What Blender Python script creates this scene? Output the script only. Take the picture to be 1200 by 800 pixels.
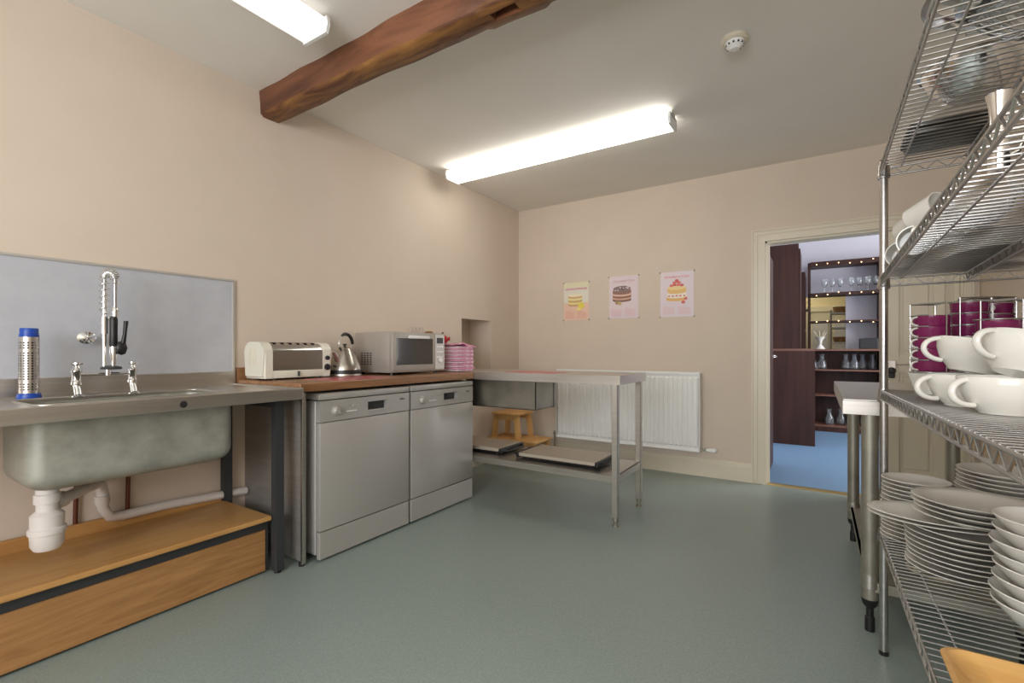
import bpy, bmesh, math, random
from mathutils import Vector, Matrix
random.seed(7)
for o in list(bpy.data.objects): bpy.data.objects.remove(o)
SC = bpy.context.scene
C = SC.collection
PI = math.pi
def R(a): return math.radians(a)

# ------------------------------------------------------------------ camera
cd = bpy.data.cameras.new('camera'); cam = bpy.data.objects.new('camera', cd); C.objects.link(cam)
cd.sensor_width = 36; cd.lens = 36*558/1200; cd.shift_y = 11/1200; cd.clip_start = .02
cam.location = (0, 0, 1.05); cam.rotation_euler = (PI/2, 0, math.atan2(359, 558))
SC.camera = cam
# ------------------------------------------------------------------ world, light, exposure
w = bpy.data.worlds.new('world'); SC.world = w; w.use_nodes = True
w.node_tree.nodes['Background'].inputs[0].default_value = (.75, .85, 1, 1)
w.node_tree.nodes['Background'].inputs[1].default_value = .5
SC.view_settings.view_transform = 'Standard'; SC.view_settings.look = 'None'
SC.view_settings.gamma = 1; SC.view_settings.exposure = .52
def area(name, loc, rot, sx, sy, e, col):
    l = bpy.data.lights.new(name, 'AREA'); l.shape = 'RECTANGLE'; l.size = sx; l.size_y = sy; l.energy = e; l.color = col
    o = bpy.data.objects.new(name, l); C.objects.link(o); o.location = loc; o.rotation_euler = rot; return o
# fill light added behind the camera; daylight through the bar-room window on the right
area('kitchen_fill_light', (-.35, -1.95, 1.55), (R(90), 0, 0), 2.2, 1.3, 68, (.95, .97, 1))
area('bar_window_daylight', (2.9, 5.9, 1.6), (0, R(90), 0), 1.5, 2.2, 92, (.92, .95, 1))
area('far_room_light', (-.6, 8.9, 2.5), (0, 0, 0), .8, .8, 14, (1, .95, .82))  # unseen warm panel facing down, lights the space beyond the hatch
TUBE1, TUBE2 = 4.6, .5          # strength of the two fluorescent diffusers

# ------------------------------------------------------------------ materials
def mat(name, col, rough=.5, metal=0, **k):
    m = bpy.data.materials.new(name); m.use_nodes = True; b = m.node_tree.nodes['Principled BSDF']
    b.inputs['Base Color'].default_value = (*col, 1); b.inputs['Roughness'].default_value = rough
    b.inputs['Metallic'].default_value = metal
    for kk, v in k.items(): b.inputs[kk.replace('_', ' ')].default_value = v
    return m
def noisy(m, c2, scale=(8, 8, 8), detail=4, lo=.35, hi=.65, bump=0, rvar=0, dist=0, rough=.6):
    nt = m.node_tree; b = nt.nodes['Principled BSDF']; N = nt.nodes.new; L = nt.links.new
    tc = N('ShaderNodeTexCoord'); mp = N('ShaderNodeMapping'); mp.inputs['Scale'].default_value = scale
    no = N('ShaderNodeTexNoise'); no.inputs['Scale'].default_value = 1; no.inputs['Detail'].default_value = detail
    no.inputs['Distortion'].default_value = dist; no.inputs['Roughness'].default_value = rough
    L(tc.outputs['Object'], mp.inputs[0]); L(mp.outputs[0], no.inputs['Vector'])
    cr = N('ShaderNodeValToRGB'); cr.color_ramp.elements[0].position = lo; cr.color_ramp.elements[1].position = hi
    cr.color_ramp.elements[0].color = b.inputs['Base Color'].default_value; cr.color_ramp.elements[1].color = (*c2, 1)
    L(no.outputs[0], cr.inputs[0]); L(cr.outputs[0], b.inputs['Base Color'])
    if bump:
        bp = N('ShaderNodeBump'); bp.inputs['Strength'].default_value = bump; bp.inputs['Distance'].default_value = .01
        L(no.outputs[0], bp.inputs['Height']); L(bp.outputs[0], b.inputs['Normal'])
    if rvar:
        mr = N('ShaderNodeMapRange'); r0 = b.inputs['Roughness'].default_value
        mr.inputs['To Min'].default_value = r0-rvar; mr.inputs['To Max'].default_value = r0+rvar
        L(no.outputs[0], mr.inputs[0]); L(mr.outputs[0], b.inputs['Roughness'])
    return m
def sr(r, g, b):   # sRGB 0-255 to linear
    return tuple(((v/255)/12.92 if v <= 10 else ((v/255+.055)/1.055)**2.4) for v in (r, g, b))
M = {}
M['wall'] = noisy(mat('wall_paint', sr(212, 196, 178), .75), sr(216, 200, 183), (2, 2, 2), bump=.02)
M['ceiling'] = noisy(mat('ceiling_paint', sr(236, 232, 223), .8), sr(240, 236, 228), (1.5, 1.5, 1.5), bump=.05)
M['trim'] = mat('cream_gloss_paint', sr(222, 212, 190), .35)
M['white'] = mat('white_enamel', sr(240, 239, 235), .35)
M['lilac'] = mat('lilac_paint', sr(205, 202, 210), .7)
M['floor'] = noisy(mat('green_grey_vinyl', sr(132, 145, 138), .34), sr(148, 159, 153), (160, 160, 160), detail=3, bump=.03, rvar=.05)
M['bluefloor'] = noisy(mat('blue_vinyl', sr(108, 138, 168), .45), sr(122, 152, 180), (160, 160, 160), detail=3)
M['steel'] = noisy(mat('brushed_steel', sr(192, 187, 180), .36, 1), sr(202, 197, 190), (3, 3, 60), detail=3, rvar=.05)
M['steel_d'] = noisy(mat('dull_steel', sr(150, 146, 134), .5, .75), sr(170, 165, 152), (6, 6, 6), detail=4, rvar=.08)
M['galv'] = noisy(mat('galvanised_basin', sr(150, 149, 138), .5, .45), sr(178, 177, 166), (4, 9, 9), detail=6, rvar=.08)
M['chrome'] = mat('chrome', (.8, .8, .8), .12, 1)
M['wire'] = mat('chrome_wire', (.5, .49, .48), .28, 1)
M['appl'] = mat('silver_paint', sr(186, 182, 176), .38, .35)
M['appl2'] = mat('silver_paint_side', sr(176, 174, 170), .4, .3)
M['mw'] = mat('microwave_silver', sr(184, 178, 170), .35, .4)
M['dark'] = mat('dark_grey_metal', sr(62, 64, 66), .5, .3)
M['black'] = mat('black_plastic', sr(28, 27, 28), .4)
M['blackglass'] = mat('dark_glass', sr(84, 80, 74), .06, .3)
M['blue'] = mat('blue_plastic', sr(28, 72, 165), .35)
M['cream'] = mat('cream_enamel', sr(226, 222, 206), .28)
M['china'] = mat('white_china', sr(226, 222, 213), .16)
M['plates'] = mat('white_china_plate', sr(222, 217, 208), .18)
M['pvc'] = mat('white_plastic_pipe', sr(222, 214, 208), .4)
M['steel_box'] = noisy(mat('drawer_steel', sr(128, 124, 116), .36, 1), sr(146, 141, 131), (6, 6, 6))
M['alu'] = mat('aluminium_trim', sr(200, 196, 190), .4, .5)
M['tin'] = mat('dark_tin', sr(96, 95, 92), .4, .7)
M['panel'] = noisy(mat('satin_steel', sr(160, 155, 148), .5, .6), sr(172, 167, 160), (3, 3, 40))
M['copper'] = mat('dark_copper', sr(105, 62, 45), .4, .6)
M['maroon'] = mat('maroon_glaze', sr(122, 34, 82), .2)
M['pine'] = noisy(mat('beech_laminate', sr(194, 148, 90), .38), sr(178, 130, 74), (14, 1.6, 14), detail=5, dist=1.5, rvar=.04)
M['ply'] = noisy(mat('beech_board', sr(176, 130, 80), .5), sr(150, 106, 62), (9, 1.8, 16), detail=5, dist=2.5)
M['stool'] = noisy(mat('birch', sr(214, 166, 104), .5), sr(198, 148, 88), (20, 4, 4), detail=4)
M['tray'] = noisy(mat('bamboo', sr(216, 170, 104), .4), sr(200, 150, 84), (3, 30, 30), detail=4)
M['worktop'] = noisy(mat('oak_worktop', sr(160, 116, 78), .36), sr(130, 90, 58), (30, 2.2, 30), detail=5, dist=.8)
M['beam'] = noisy(mat('old_oak', sr(138, 88, 60), .5), sr(84, 50, 34), (1.6, 9, 9), detail=10, lo=.36, hi=.66, bump=.9, dist=1.0)
M['beam2'] = noisy(mat('old_oak_pale', sr(160, 112, 58), .5), sr(84, 46, 28), (2.2, 14, 9), detail=10, lo=.32, hi=.62, bump=.9, dist=1.2)
M['mahog'] = noisy(mat('mahogany_laminate', sr(70, 41, 31), .5, 0, Specular_IOR_Level=.3), sr(54, 31, 24), (20, 20, 1.5), detail=4)
M['mahog_l'] = mat('mahogany_edge', sr(118, 78, 60), .4)
M['pink'] = noisy(mat('pink_check_cloth', sr(214, 130, 164), .9), sr(232, 170, 192), (14, 14, 60), detail=2, lo=.4, hi=.6)
M['pinkpale'] = noisy(mat('pale_pink_cloth', sr(240, 218, 226), .9), sr(232, 176, 198), (10, 60, 60), detail=1, lo=.5, hi=.6)
M['red'] = mat('red_cloth', sr(176, 30, 34), .7)
M['mat'] = mat('red_white_table_mat', sr(190, 96, 100), .3)
M['board'] = noisy(mat('laminate_splash', sr(182, 184, 190), .35), sr(190, 192, 197), (10, 10, 10), detail=5)
M['hot'] = mat('hotplate_aluminium', sr(196, 184, 168), .38, .35)
M['brass'] = mat('brass_strip', sr(206, 184, 130), .3, .8)
M['wicker'] = noisy(mat('wicker', sr(170, 124, 70), .7), sr(110, 74, 38), (60, 60, 90), detail=2)
M['rope'] = mat('cream_cord', sr(206, 194, 166), .8)
M['glass'] = mat('clear_glass', (.93, .95, .96), .04, 0, Transmission_Weight=.95, IOR=1.45)
M['lens'] = mat('lamp_end_cap', sr(236, 236, 234), .4)
def emit(name, col, s):
    m = mat(name, (.9, .9, .9), .4); b = m.node_tree.nodes['Principled BSDF']
    b.inputs['Emission Color'].default_value = (*col, 1); b.inputs['Emission Strength'].default_value = s; return m
M['tube1'] = emit('lit_diffuser', (1, .97, .91), TUBE1)
M['tube2'] = emit('lit_diffuser_near', (1, .98, .95), TUBE2)
M['fairy'] = emit('fairy_bulb', (1, .62, .25), 6)
def flat(c, r=.5): return mat('print_%02x%02x%02x' % c, sr(*c), r)

# ------------------------------------------------------------------ mesh helpers
def B(): return bmesh.new()
def box(bm, x0, x1, y0, y1, z0, z1, bev=0, seg=2):
    t = bmesh.new(); bmesh.ops.create_cube(t, size=1)
    for v in t.verts: v.co = Vector(((x0+x1)/2+v.co.x*(x1-x0), (y0+y1)/2+v.co.y*(y1-y0), (z0+z1)/2+v.co.z*(z1-z0)))
    if bev: bmesh.ops.bevel(t, geom=t.edges[:], offset=bev, segments=seg, profile=.5, affect='EDGES', clamp_overlap=True)
    join(bm, t); return bm
def join(bm, t, mtx=None):
    me = bpy.data.meshes.new('tmp'); t.to_mesh(me); t.free()
    if mtx: me.transform(mtx)
    bm.from_mesh(me); bpy.data.meshes.remove(me)
def prism(bm, pts, axis, a, b):
    """polygon of 2D pts extruded from a to b along axis (0,1,2)"""
    def p3(p, t):
        l = list(p); l.insert(axis, t); return Vector(l)
    A = [bm.verts.new(p3(p, a)) for p in pts]; Bv = [bm.verts.new(p3(p, b)) for p in pts]
    n = len(pts); bm.faces.new(A[::-1]); bm.faces.new(Bv)
    for i in range(n): bm.faces.new((A[i], A[(i+1) % n], Bv[(i+1) % n], Bv[i]))
    return bm
def tube(bm, pts, r, n=8, closed=False, cap=True):
    pts = [Vector(p) for p in pts]; N = len(pts); rings = []
    rr = r if isinstance(r, (list, tuple)) else [r]*N
    up = None
    for i, p in enumerate(pts):
        if closed: d = pts[(i+1) % N]-pts[i-1]
        else: d = pts[min(i+1, N-1)]-pts[max(i-1, 0)]
        d.normalize()
        if up is None:
            up = Vector((0, 0, 1)) if abs(d.z) < .9 else Vector((1, 0, 0))
        a = up-d*up.dot(d)
        if a.length < 1e-5: a = d.orthogonal()
        a.normalize(); up = a; b = d.cross(a)
        rings.append([bm.verts.new(p+(a*math.cos(2*PI*k/n)+b*math.sin(2*PI*k/n))*rr[i]) for k in range(n)])
    for i in range(N if closed else N-1):
        A, Bq = rings[i], rings[(i+1) % N]
        for k in range(n): bm.faces.new((A[k], A[(k+1) % n], Bq[(k+1) % n], Bq[k]))
    if cap and not closed: bm.faces.new(rings[0][::-1]); bm.faces.new(rings[-1])
    return bm
def lathe(bm, prof, c=(0, 0, 0), n=32, sx=1, sy=1, mtx=None):
    t = bmesh.new(); rings = []
    for r, z in prof:
        if r < 1e-6: rings.append([t.verts.new((0, 0, z))])
        else: rings.append([t.verts.new((r*sx*math.cos(2*PI*k/n), r*sy*math.sin(2*PI*k/n), z)) for k in range(n)])
    for A, Bq in zip(rings, rings[1:]):
        for k in range(n):
            a, b = A[k % len(A)], A[(k+1) % len(A)]; d, e = Bq[k % len(Bq)], Bq[(k+1) % len(Bq)]
            vs = [a]
            for v in (b, e, d):
                if v not in vs: vs.append(v)
            if len(vs) > 2: t.faces.new(vs)
    bmesh.ops.recalc_face_normals(t, faces=t.faces[:])
    join(bm, t, Matrix.Translation(c) @ (mtx or Matrix()))
    return bm
def cyl(bm, c, r, z0, z1, n=24, r1=None):
    r1 = r if r1 is None else r1
    return lathe(bm, [(0, z0), (r, z0), (r1, z1), (0, z1)], (c[0], c[1], 0), n)
def arc(cx, cy, r, a0, a1, n): return [(cx+r*math.cos(R(a0+(a1-a0)*i/n)), cy+r*math.sin(R(a0+(a1-a0)*i/n))) for i in range(n+1)]

def obj(name, bm, m, parent=None, smooth=None, origin=True, local=False):
    """ONE mesh object; coordinates are world unless local (then relative to the parent)."""
    bmesh.ops.recalc_face_normals(bm, faces=bm.faces[:])
    me = bpy.data.meshes.new(name); off = Vector((0, 0, 0))
    if local: base = Vector((0, 0, 0))
    else:
        base = Vector(parent['_w']) if parent else Vector((0, 0, 0))
    xs = [v.co for v in bm.verts]
    lo = Vector([min(v[i] for v in xs) for i in range(3)]); hi = Vector([max(v[i] for v in xs) for i in range(3)])
    o3 = Vector(((lo.x+hi.x)/2, (lo.y+hi.y)/2, lo.z)) if origin else base
    bmesh.ops.translate(bm, verts=bm.verts[:], vec=-o3)
    if smooth is not None:
        for f in bm.faces: f.smooth = True
        for e in bm.edges:
            if len(e.link_faces) == 2 and e.calc_face_angle(0) > R(smooth): e.smooth = False
    bm.to_mesh(me); bm.free(); me.materials.append(m)
    o = bpy.data.objects.new(name, me); C.objects.link(o); o.location = o3-base; o['_w'] = list(o3)
    if parent: o.parent = parent
    return o
def thing(name, label, cat, loc=(0, 0, 0), rotz=0, group=None):
    o = bpy.data.objects.new(name, None); C.objects.link(o); o.empty_display_size = .05
    o.location = loc; o.rotation_euler = (0, 0, rotz); o['_w'] = list(loc); o['label'] = label; o['category'] = cat
    if group: o['group'] = group
    return o
def tag(o, label, cat, group=None):
    o['label'] = label; o['category'] = cat
    if group: o['group'] = group
    return o
def struct(name, bm, m, label=None, parent=None, smooth=None):
    o = obj(name, bm, m, parent, smooth)
    if not parent: o['kind'] = 'structure'
    if label: o['label'] = label
    return o
def dup(root, loc, rot=None, label=None, group=None, scale=None):
    r = root.copy(); C.objects.link(r); r.location = loc
    if rot is not None: r.rotation_euler = rot
    if scale: r.scale = scale
    if label: r['label'] = label
    if group: r['group'] = group
    for ch in list(root.children):
        c = ch.copy(); C.objects.link(c); c.parent = r
        for g in ch.children:
            d = g.copy(); C.objects.link(d); d.parent = c
    return r
def text_mesh(s, size, m, name, parent, loc, rot, squash=1):
    cu = bpy.data.curves.new('t', 'FONT'); cu.body = s; cu.size = size; cu.extrude = .0003; cu.align_x = 'CENTER'; cu.align_y = 'CENTER'
    t = bpy.data.objects.new('t', cu); C.objects.link(t)
    me = bpy.data.meshes.new_from_object(t); bpy.data.objects.remove(t)
    me.name = name; me.materials.clear(); me.materials.append(m)
    o = bpy.data.objects.new(name, me); C.objects.link(o); o.rotation_euler = rot; o.scale = (squash, 1, 1)
    o.location = Vector(loc)-(Vector(parent['_w']) if parent else Vector())
    if parent: o.parent = parent
    return o
ORD = ['topmost', 'second from the top', 'third from the top', 'fourth from the top', 'fifth from the top', 'sixth from the top', 'seventh from the top', 'eighth from the top', 'ninth from the top', 'tenth from the top', 'eleventh from the top', 'twelfth from the top', 'thirteenth from the top', 'fourteenth from the top', 'fifteenth from the top', 'sixteenth from the top', 'seventeenth from the top', 'eighteenth from the top', 'nineteenth from the top', 'twentieth from the top']

# ------------------------------------------------------------------ room shell
XL, YB, XR, YR, H = -2.64, 4.235, .88, -2.1, 2.508
struct('floor', box(B(), XL-.1, XR+.1, YR-.1, YB+.04, -.08, 0), M['floor'], 'speckled grey-green vinyl floor of the kitchen')
struct('ceiling', box(B(), XL-.35, XR+.1, YR-.1, YB+.12, H, H+.1), M['ceiling'], 'pale grey painted kitchen ceiling')
b = B()
NY0, NY1, NZ0, NZ1, ND = 3.284, 3.726, .80, 1.336, .26
box(b, XL-.3, XL, YR, NY0, 0, H); box(b, XL-.3, XL, NY1, YB, 0, H)
box(b, XL-.3, XL, NY0, NY1, 0, NZ0); box(b, XL-.3, XL, NY0, NY1, NZ1, H)
box(b, XL-.3, XL-ND, NY0, NY1, NZ0, NZ1)
bmesh.ops.remove_doubles(b, verts=b.verts[:], dist=1e-5)
struct('wall_left', b, M['wall'], 'beige left wall with a recessed niche near the corner')
DX0, DX1, DZ = -.351, .80, 1.91
b = B(); box(b, XL-.3, DX0, YB, YB+.12, 0, H); box(b, DX0, DX1, YB, YB+.12, DZ, H); box(b, DX1, XR+.1, YB, YB+.12, 0, H)
struct('wall_back', b, M['wall'], 'beige back wall with doorway and posters')
struct('wall_right', box(B(), XR, XR+.1, YR, YB, 0, H), M['wall'], 'beige right wall behind the wire rack')
b = B(); wx0, wx1, wz0, wz1 = -1.6, .75, .85, 2.25  # window opening in the unseen rear wall, added to go with the fill light
box(b, XL, wx0, YR-.1, YR, 0, H); box(b, wx1, XR, YR-.1, YR, 0, H); box(b, wx0, wx1, YR-.1, YR, 0, wz0); box(b, wx0, wx1, YR-.1, YR, wz1, H)
struct('wall_rear', b, M['wall'], 'beige rear wall with an added window, behind the camera')
b = B()
for x in (wx0, -.45, wx1-.06): box(b, x, x+.06, YR-.07, YR-.02, wz0, wz1)
box(b, wx0, wx1, YR-.07, YR-.02, wz0, wz0+.06); box(b, wx0, wx1, YR-.07, YR-.02, wz1-.06, wz1)
struct('fill_window_frame', b, M['trim'], 'unseen window frame added in the rear wall')
# skirting
def skirt(bm, x0, x1, y):
    prism(bm, [(y, 0), (y-.02, 0), (y-.02, .115), (y-.012, .125), (y-.012, .135), (y-.006, .148), (y, .15)], 0, x0, x1)
b = B(); skirt(b, XL, DX0-.095, YB)
struct('baseboard_back', b, M['trim'], 'cream moulded skirting board under the radiator')
b = B(); prism(b, [(XL, 0), (XL+.02, 0), (XL+.02, .115), (XL+.012, .125), (XL+.012, .135), (XL+.006, .148), (XL, .15)], 1, 2.74, YB-.02)
struct('baseboard_left', b, M['trim'], 'cream skirting board along the left wall')
# door frame: architrave of stepped mouldings + jamb lining
b = B()
def arch_v(x0, x1):      # outer edge x0, inner edge x1
    s = 1 if x1 > x0 else -1
    for a, e, d in ((0, .1, .028), (.1, .32, .018), (.32, .42, .024), (.42, .78, .016), (.78, 1, .022)):
        xa, xb = x0+(x1-x0)*a, x0+(x1-x0)*e
        box(b, min(xa, xb), max(xa, xb), YB-d, YB, 0, DZ+.09*(1-a))
arch_v(DX0-.095, DX0); arch_v(DX1+.05, DX1)
for a, e, d in ((0, .1, .028), (.1, .32, .018), (.32, .42, .024), (.42, .78, .016), (.78, 1, .022)):
    box(b, DX0-.095*(1-e), DX1+.05*(1-e), YB-d, YB, DZ+.09*(1-e), DZ+.09*(1-a))
box(b, DX0, DX0+.012, YB, YB+.12, 0, DZ); box(b, DX0, DX1, YB, YB+.12, DZ-.015, DZ); box(b, DX1-.012, DX1, YB, YB+.12, 0, DZ)
box(b, DX0+.012, DX0+.024, YB+.05, YB+.09, 0, DZ-.015)
struct('trim_1', b, M['trim'], 'cream moulded architrave round the doorway')
# fixed right-hand leaf (bolted shut) with two tall panels
b = B(); y0, y1 = YB+.02, YB+.06; x0, x1 = .395, DX1-.012
for a, e in ((x0, .475), (.655, .715), (x1-.03, x1)): box(b, a, e, y0, y1, 0.01, DZ-.017, .003, 1)
for z0, z1 in ((.01, .2), (.9, 1.02), (1.78, DZ-.017)): box(b, x0, x1, y0+.001, y1-.001, z0, z1)
d2 = struct('door_2', b, M['trim'], 'closed cream panelled door leaf beside the doorway')
for a, e in ((.475, .655), (.715, x1-.03)):
    for z0, z1 in ((.2, .9), (1.02, 1.78)):
        q = B(); box(q, a, e, y0+.02, y0+.028, z0, z1); box(q, a+.022, e-.022, y0+.012, y0+.02, z0+.03, z1-.03, .004, 1)
        obj('door_panel', q, M['trim'], d2)
b = B(); box(b, .405, .455, y0-.022, y0, .90, .985, .004); tube(b, [(.455, y0-.008, .955), (.53, y0-.008, .955)], .004)
lt = obj('door_bolt', b, M['chrome'], d2); lt['label'] = 'chrome bolt on the stile'
b = B(); lathe(b, [(0, -.03), (.02, -.028), (.024, -.01), (.016, .0), (.008, .012), (0, .012)], (.43, y0-.045, .912), 16, mtx=Matrix.Rotation(PI/2, 4, 'X'))
box(b, .412, .448, y0-.04, y0-.015, .86, .915, .008)
obj('door_knob', b, M['black'], d2)
struct('trim_2', prism(B(), [(YB-.01, 0), (YB+.0, .012), (YB+.035, .012), (YB+.045, 0)], 0, DX0+.012, .395), M['brass'], 'brass threshold strip in the doorway')

# oak beam across the ceiling
def beam():
    b = B(); x0, x1 = XL, XR; ya, yb = 1.485, 1.61; n = 120; rng = random.Random(3)
    ph = [rng.uniform(0, 6) for _ in range(8)]
    def w1(x, k): return .006*math.sin(x*3.1+ph[k])+.004*math.sin(x*7.7+ph[k+1])+.002*math.sin(x*19+ph[k+2])
    rings = []
    for i in range(n+1):
        x = x0+(x1-x0)*i/n
        zb = 2.37+.4*w1(x, 0); a = ya+w1(x, 2)*.7; e = yb+w1(x, 4)*.6
        if -1.13 < x < -.86: e += .016           # swelling round the mortise
        c = .014+.006*math.sin(x*2.3)
        if x > -1.12: c += .012
        ring = [(x, a-.012+.5*w1(x, 1), H+.002), (x, a-.002, zb+.07), (x, a, zb+c), (x, a+c*1.2, zb), (x, a+.04, zb-.001), (x, e-.055, zb), (x, e-.018, zb+.001), (x, e, zb+.02), (x, e, zb+.07), (x, e+.002, H+.002)]
        rings.append([b.verts.new(p) for p in ring])
    skipi = [i for i in range(n) if -1.09 < x0+(x1-x0)*(i+.5)/n < -.955]
    for i in range(n):
        A, Q = rings[i], rings[i+1]
        for k in range(len(A)-1):
            if i in skipi and k == 4: continue
            b.faces.new((A[k], A[k+1], Q[k+1], Q[k]))
    b.faces.new(rings[0][::-1]); b.faces.new(rings[-1])
    i0, i1 = skipi[0], skipi[-1]+1
    c = [rings[i0][4], rings[i0][5], rings[i1][5], rings[i1][4]]
    bd = rings[i0][4:6]+[rings[i][5] for i in range(i0+1, i1+1)]+[rings[i][4] for i in range(i1, i0, -1)]
    top = [b.verts.new(v.co+Vector((0, 0, .06))) for v in bd]; m = len(bd)
    for k in range(m): b.faces.new((bd[k], bd[(k+1) % m], top[(k+1) % m], top[k]))
    b.faces.new(top)
    return b
bo = obj('trim_3', beam(), M['beam'], None, 50); bo['kind'] = 'structure'; bo['label'] = 'exposed old oak beam across the ceiling with a mortise hole'
bo.data.materials.append(M['beam2'])
for p in bo.data.polygons:
    if p.normal.z < -.7: p.material_index = 1

# ------------------------------------------------------------------ bar room beyond the doorway
struct('floor_bar', box(B(), -.62, 3.2, YB+.04, 9.6, -.08, 0), M['bluefloor'], 'blue vinyl floor of the bar room')
struct('ceiling_bar', box(B(), -.62, 3.2, YB+.12, 9.6, 2.75, 2.85), M['ceiling'], 'ceiling of the bar room')
struct('wall_bar_left', box(B(), -.62, -.52, YB+.12, 9.6, 0, 2.75), M['lilac'], 'lilac left wall of the bar room')
struct('wall_bar_front', (lambda q: (box(q, -.62, XR+.1, YB+.12, YB+.13, DZ+.01, 2.75), box(q, XR+.1, 3.2, YB+.02, YB+.13, 0, 2.75), q)[2])(B()), M['lilac'], 'lilac wall on the bar side of the doorway')
b = B(); box(b, 3.1, 3.2, YB+.12, 4.8, 0, 2.75); box(b, 3.1, 3.2, 7.0, 9.6, 0, 2.75); box(b, 3.1, 3.2, 4.8, 7, 0, .85); box(b, 3.1, 3.2, 4.8, 7, 2.35, 2.75)
struct('wall_bar_right', b, M['lilac'], 'lilac right wall of the bar room with window')
b = B(); box(b, -.52, 3.1, 7.80, 7.90, 0, 1.07); box(b, -.52, 3.1, 7.80, 7.90, 1.80, 2.75); box(b, .31, 3.1, 7.80, 7.90, 1.07, 1.80)
struct('wall_bar_back', b, M['lilac'], 'lilac wall with serving hatch behind the shelves')
struct('wall_far', box(B(), -.52, 3.1, 9.4, 9.5, 0, 2.75), mat('far_cream', sr(232, 214, 160), .7), 'cream wall seen through the serving hatch')
b = B(); fy = 9.4
for a, e, z0, z1 in ((-.24, -.15, 0, 1.75), (.52, .61, 0, 1.75), (-.24, .61, 1.70, 1.79)): box(b, a, e, fy-.035, fy, z0, z1)
box(b, -.15, .52, fy-.02, fy, 0, 1.70)
d3 = struct('door_3', b, mat('far_door_cream', sr(238, 224, 178), .5), 'cream panelled door seen through the serving hatch')
for a, e in ((-.09, .14), (.22, .46)):
    for z0, z1 in ((.2, .8), (.95, 1.55)): obj('door_panel', box(B(), a, e, fy-.03, fy-.02, z0, z1, .006, 1), M['trim'], d3)
# open dark door leaf folded into the bar room
b = B(); box(b, -.395, -.355, YB+.125, YB+.83, .012, 1.885, .002, 1)
d1 = struct('door_1', b, M['mahog'], 'open dark brown door leaf swung into the bar room')
b = B(); tube(b, [(-.355, YB+.76, 1.0), (-.32, YB+.76, 1.0), (-.32, YB+.66, 1.0)], .007); cyl(b, (-.352, YB+.76), .02, .99, 1.01)
obj('door_handle', b, M['chrome'], d1)
# tall cabinet and bar end panel
t = thing('tall_cabinet', 'tall dark mahogany cabinet standing on the bar counter end', 'cabinet', (-.31, 6.4, 1.075))
b = B(); box(b, -.47, -.185, 6.2, 6.24, 1.075, 2.25); obj('side_panel', b, M['mahog'], t)
b = B(); box(b, -.47, -.45, 6.24, 6.78, 1.075, 2.25); box(b, -.47, -.19, 6.76, 6.78, 1.075, 2.25); box(b, -.45, -.2, 6.24, 6.76, 2.22, 2.25); obj('carcass', b, M['mahog'], t)
for z in (1.3, 1.55, 1.8): obj('shelf', box(B(), -.45, -.19, 6.24, 6.76, z, z+.02), M['mahog_l'], t)
for y in (6.24, 6.5): obj('door', box(B(), -.189, -.171, y+.004, y+.25, 1.08, 2.2), M['mahog'], t)
t = thing('bar_counter', 'dark mahogany bar counter end panel with worktop', 'counter', (-.26, 6.45, 0))
obj('end_panel', box(B(), -.49, -.03, 6.19, 6.22, 0, 1.05), M['mahog'], t)
obj('side_panel', box(B(), -.07, -.05, 6.22, 6.8, 0, 1.05), M['mahog'], t)
obj('worktop', box(B(), -.5, -.03, 6.19, 6.8, 1.05, 1.075), M['mahog_l'], t)
t = thing('display_cabinet', 'narrow dark shelving beside the back bar shelves', 'cabinet', (-.32, 7.0, 0))
for y in (6.86, 7.32): obj('side_panel', box(B(), -.5, -.135, y, y+.02, 0, 2.02), M['mahog'], t)
for z in (.1, .5, .9, 1.3, 1.65, 2.0): obj('shelf', box(B(), -.5, -.135, 6.88, 7.32, z, z+.02), M['mahog_l'], t)
# back bar unit
t = thing('back_bar_shelves', 'dark mahogany back bar with open glass shelves and fairy lights', 'shelves', (.5, 7.6, 0))
obj('back_panel', box(B(), -.12, 1.4, 7.74, 7.77, 0, 1.05), M['mahog'], t)
obj('plinth', box(B(), -.12, 1.4, 7.42, 7.44, 0, .065), M['mahog'], t)
for z in (.065, .46, .79): obj('shelf', box(B(), -.12, 1.4, 7.42, 7.74, z, z+.018), M['mahog_l'], t)
obj('counter_top', box(B(), -.12, 1.4, 7.38, 7.78, 1.05, 1.075), M['mahog_l'], t)
for x in (-.12, .64, 1.38): obj('upright', box(B(), x, x+.03, 7.55, 7.79, 1.075, 2.23), M['mahog'], t)
for x in (-.14, .64, 1.38): obj('side_panel', box(B(), x, x+.02, 7.42, 7.74, 0, 1.05), M['mahog'], t)
for z, hh in ((1.425, .022), (1.78, .035), (2.17, .06)): obj('open_shelf', box(B(), -.09, 1.38, 7.50, 7.79, z, z+hh), M['mahog'], t)
rng = random.Random(5)
for k, z in enumerate((1.43, 1.80, 2.20)):
    b = B(); pts = []
    for i in range(25): pts.append((-.08+i*.06, 7.488, z+rng.uniform(-.022, .012)))
    s = tag(obj('fairy_light_string', tube(b, pts, .0018, 5), M['black']), 'string of warm fairy lights along the %s open bar shelf' % ['lowest', 'middle', 'top'][k], 'fairy lights')
    for p in pts[1::2]:
        q = B(); lathe(q, [(0, -.006), (.0065, 0), (0, .008)], (p[0], p[1]-.006, p[2]), 8); obj('bulb', q, M['fairy'], s)
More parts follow.
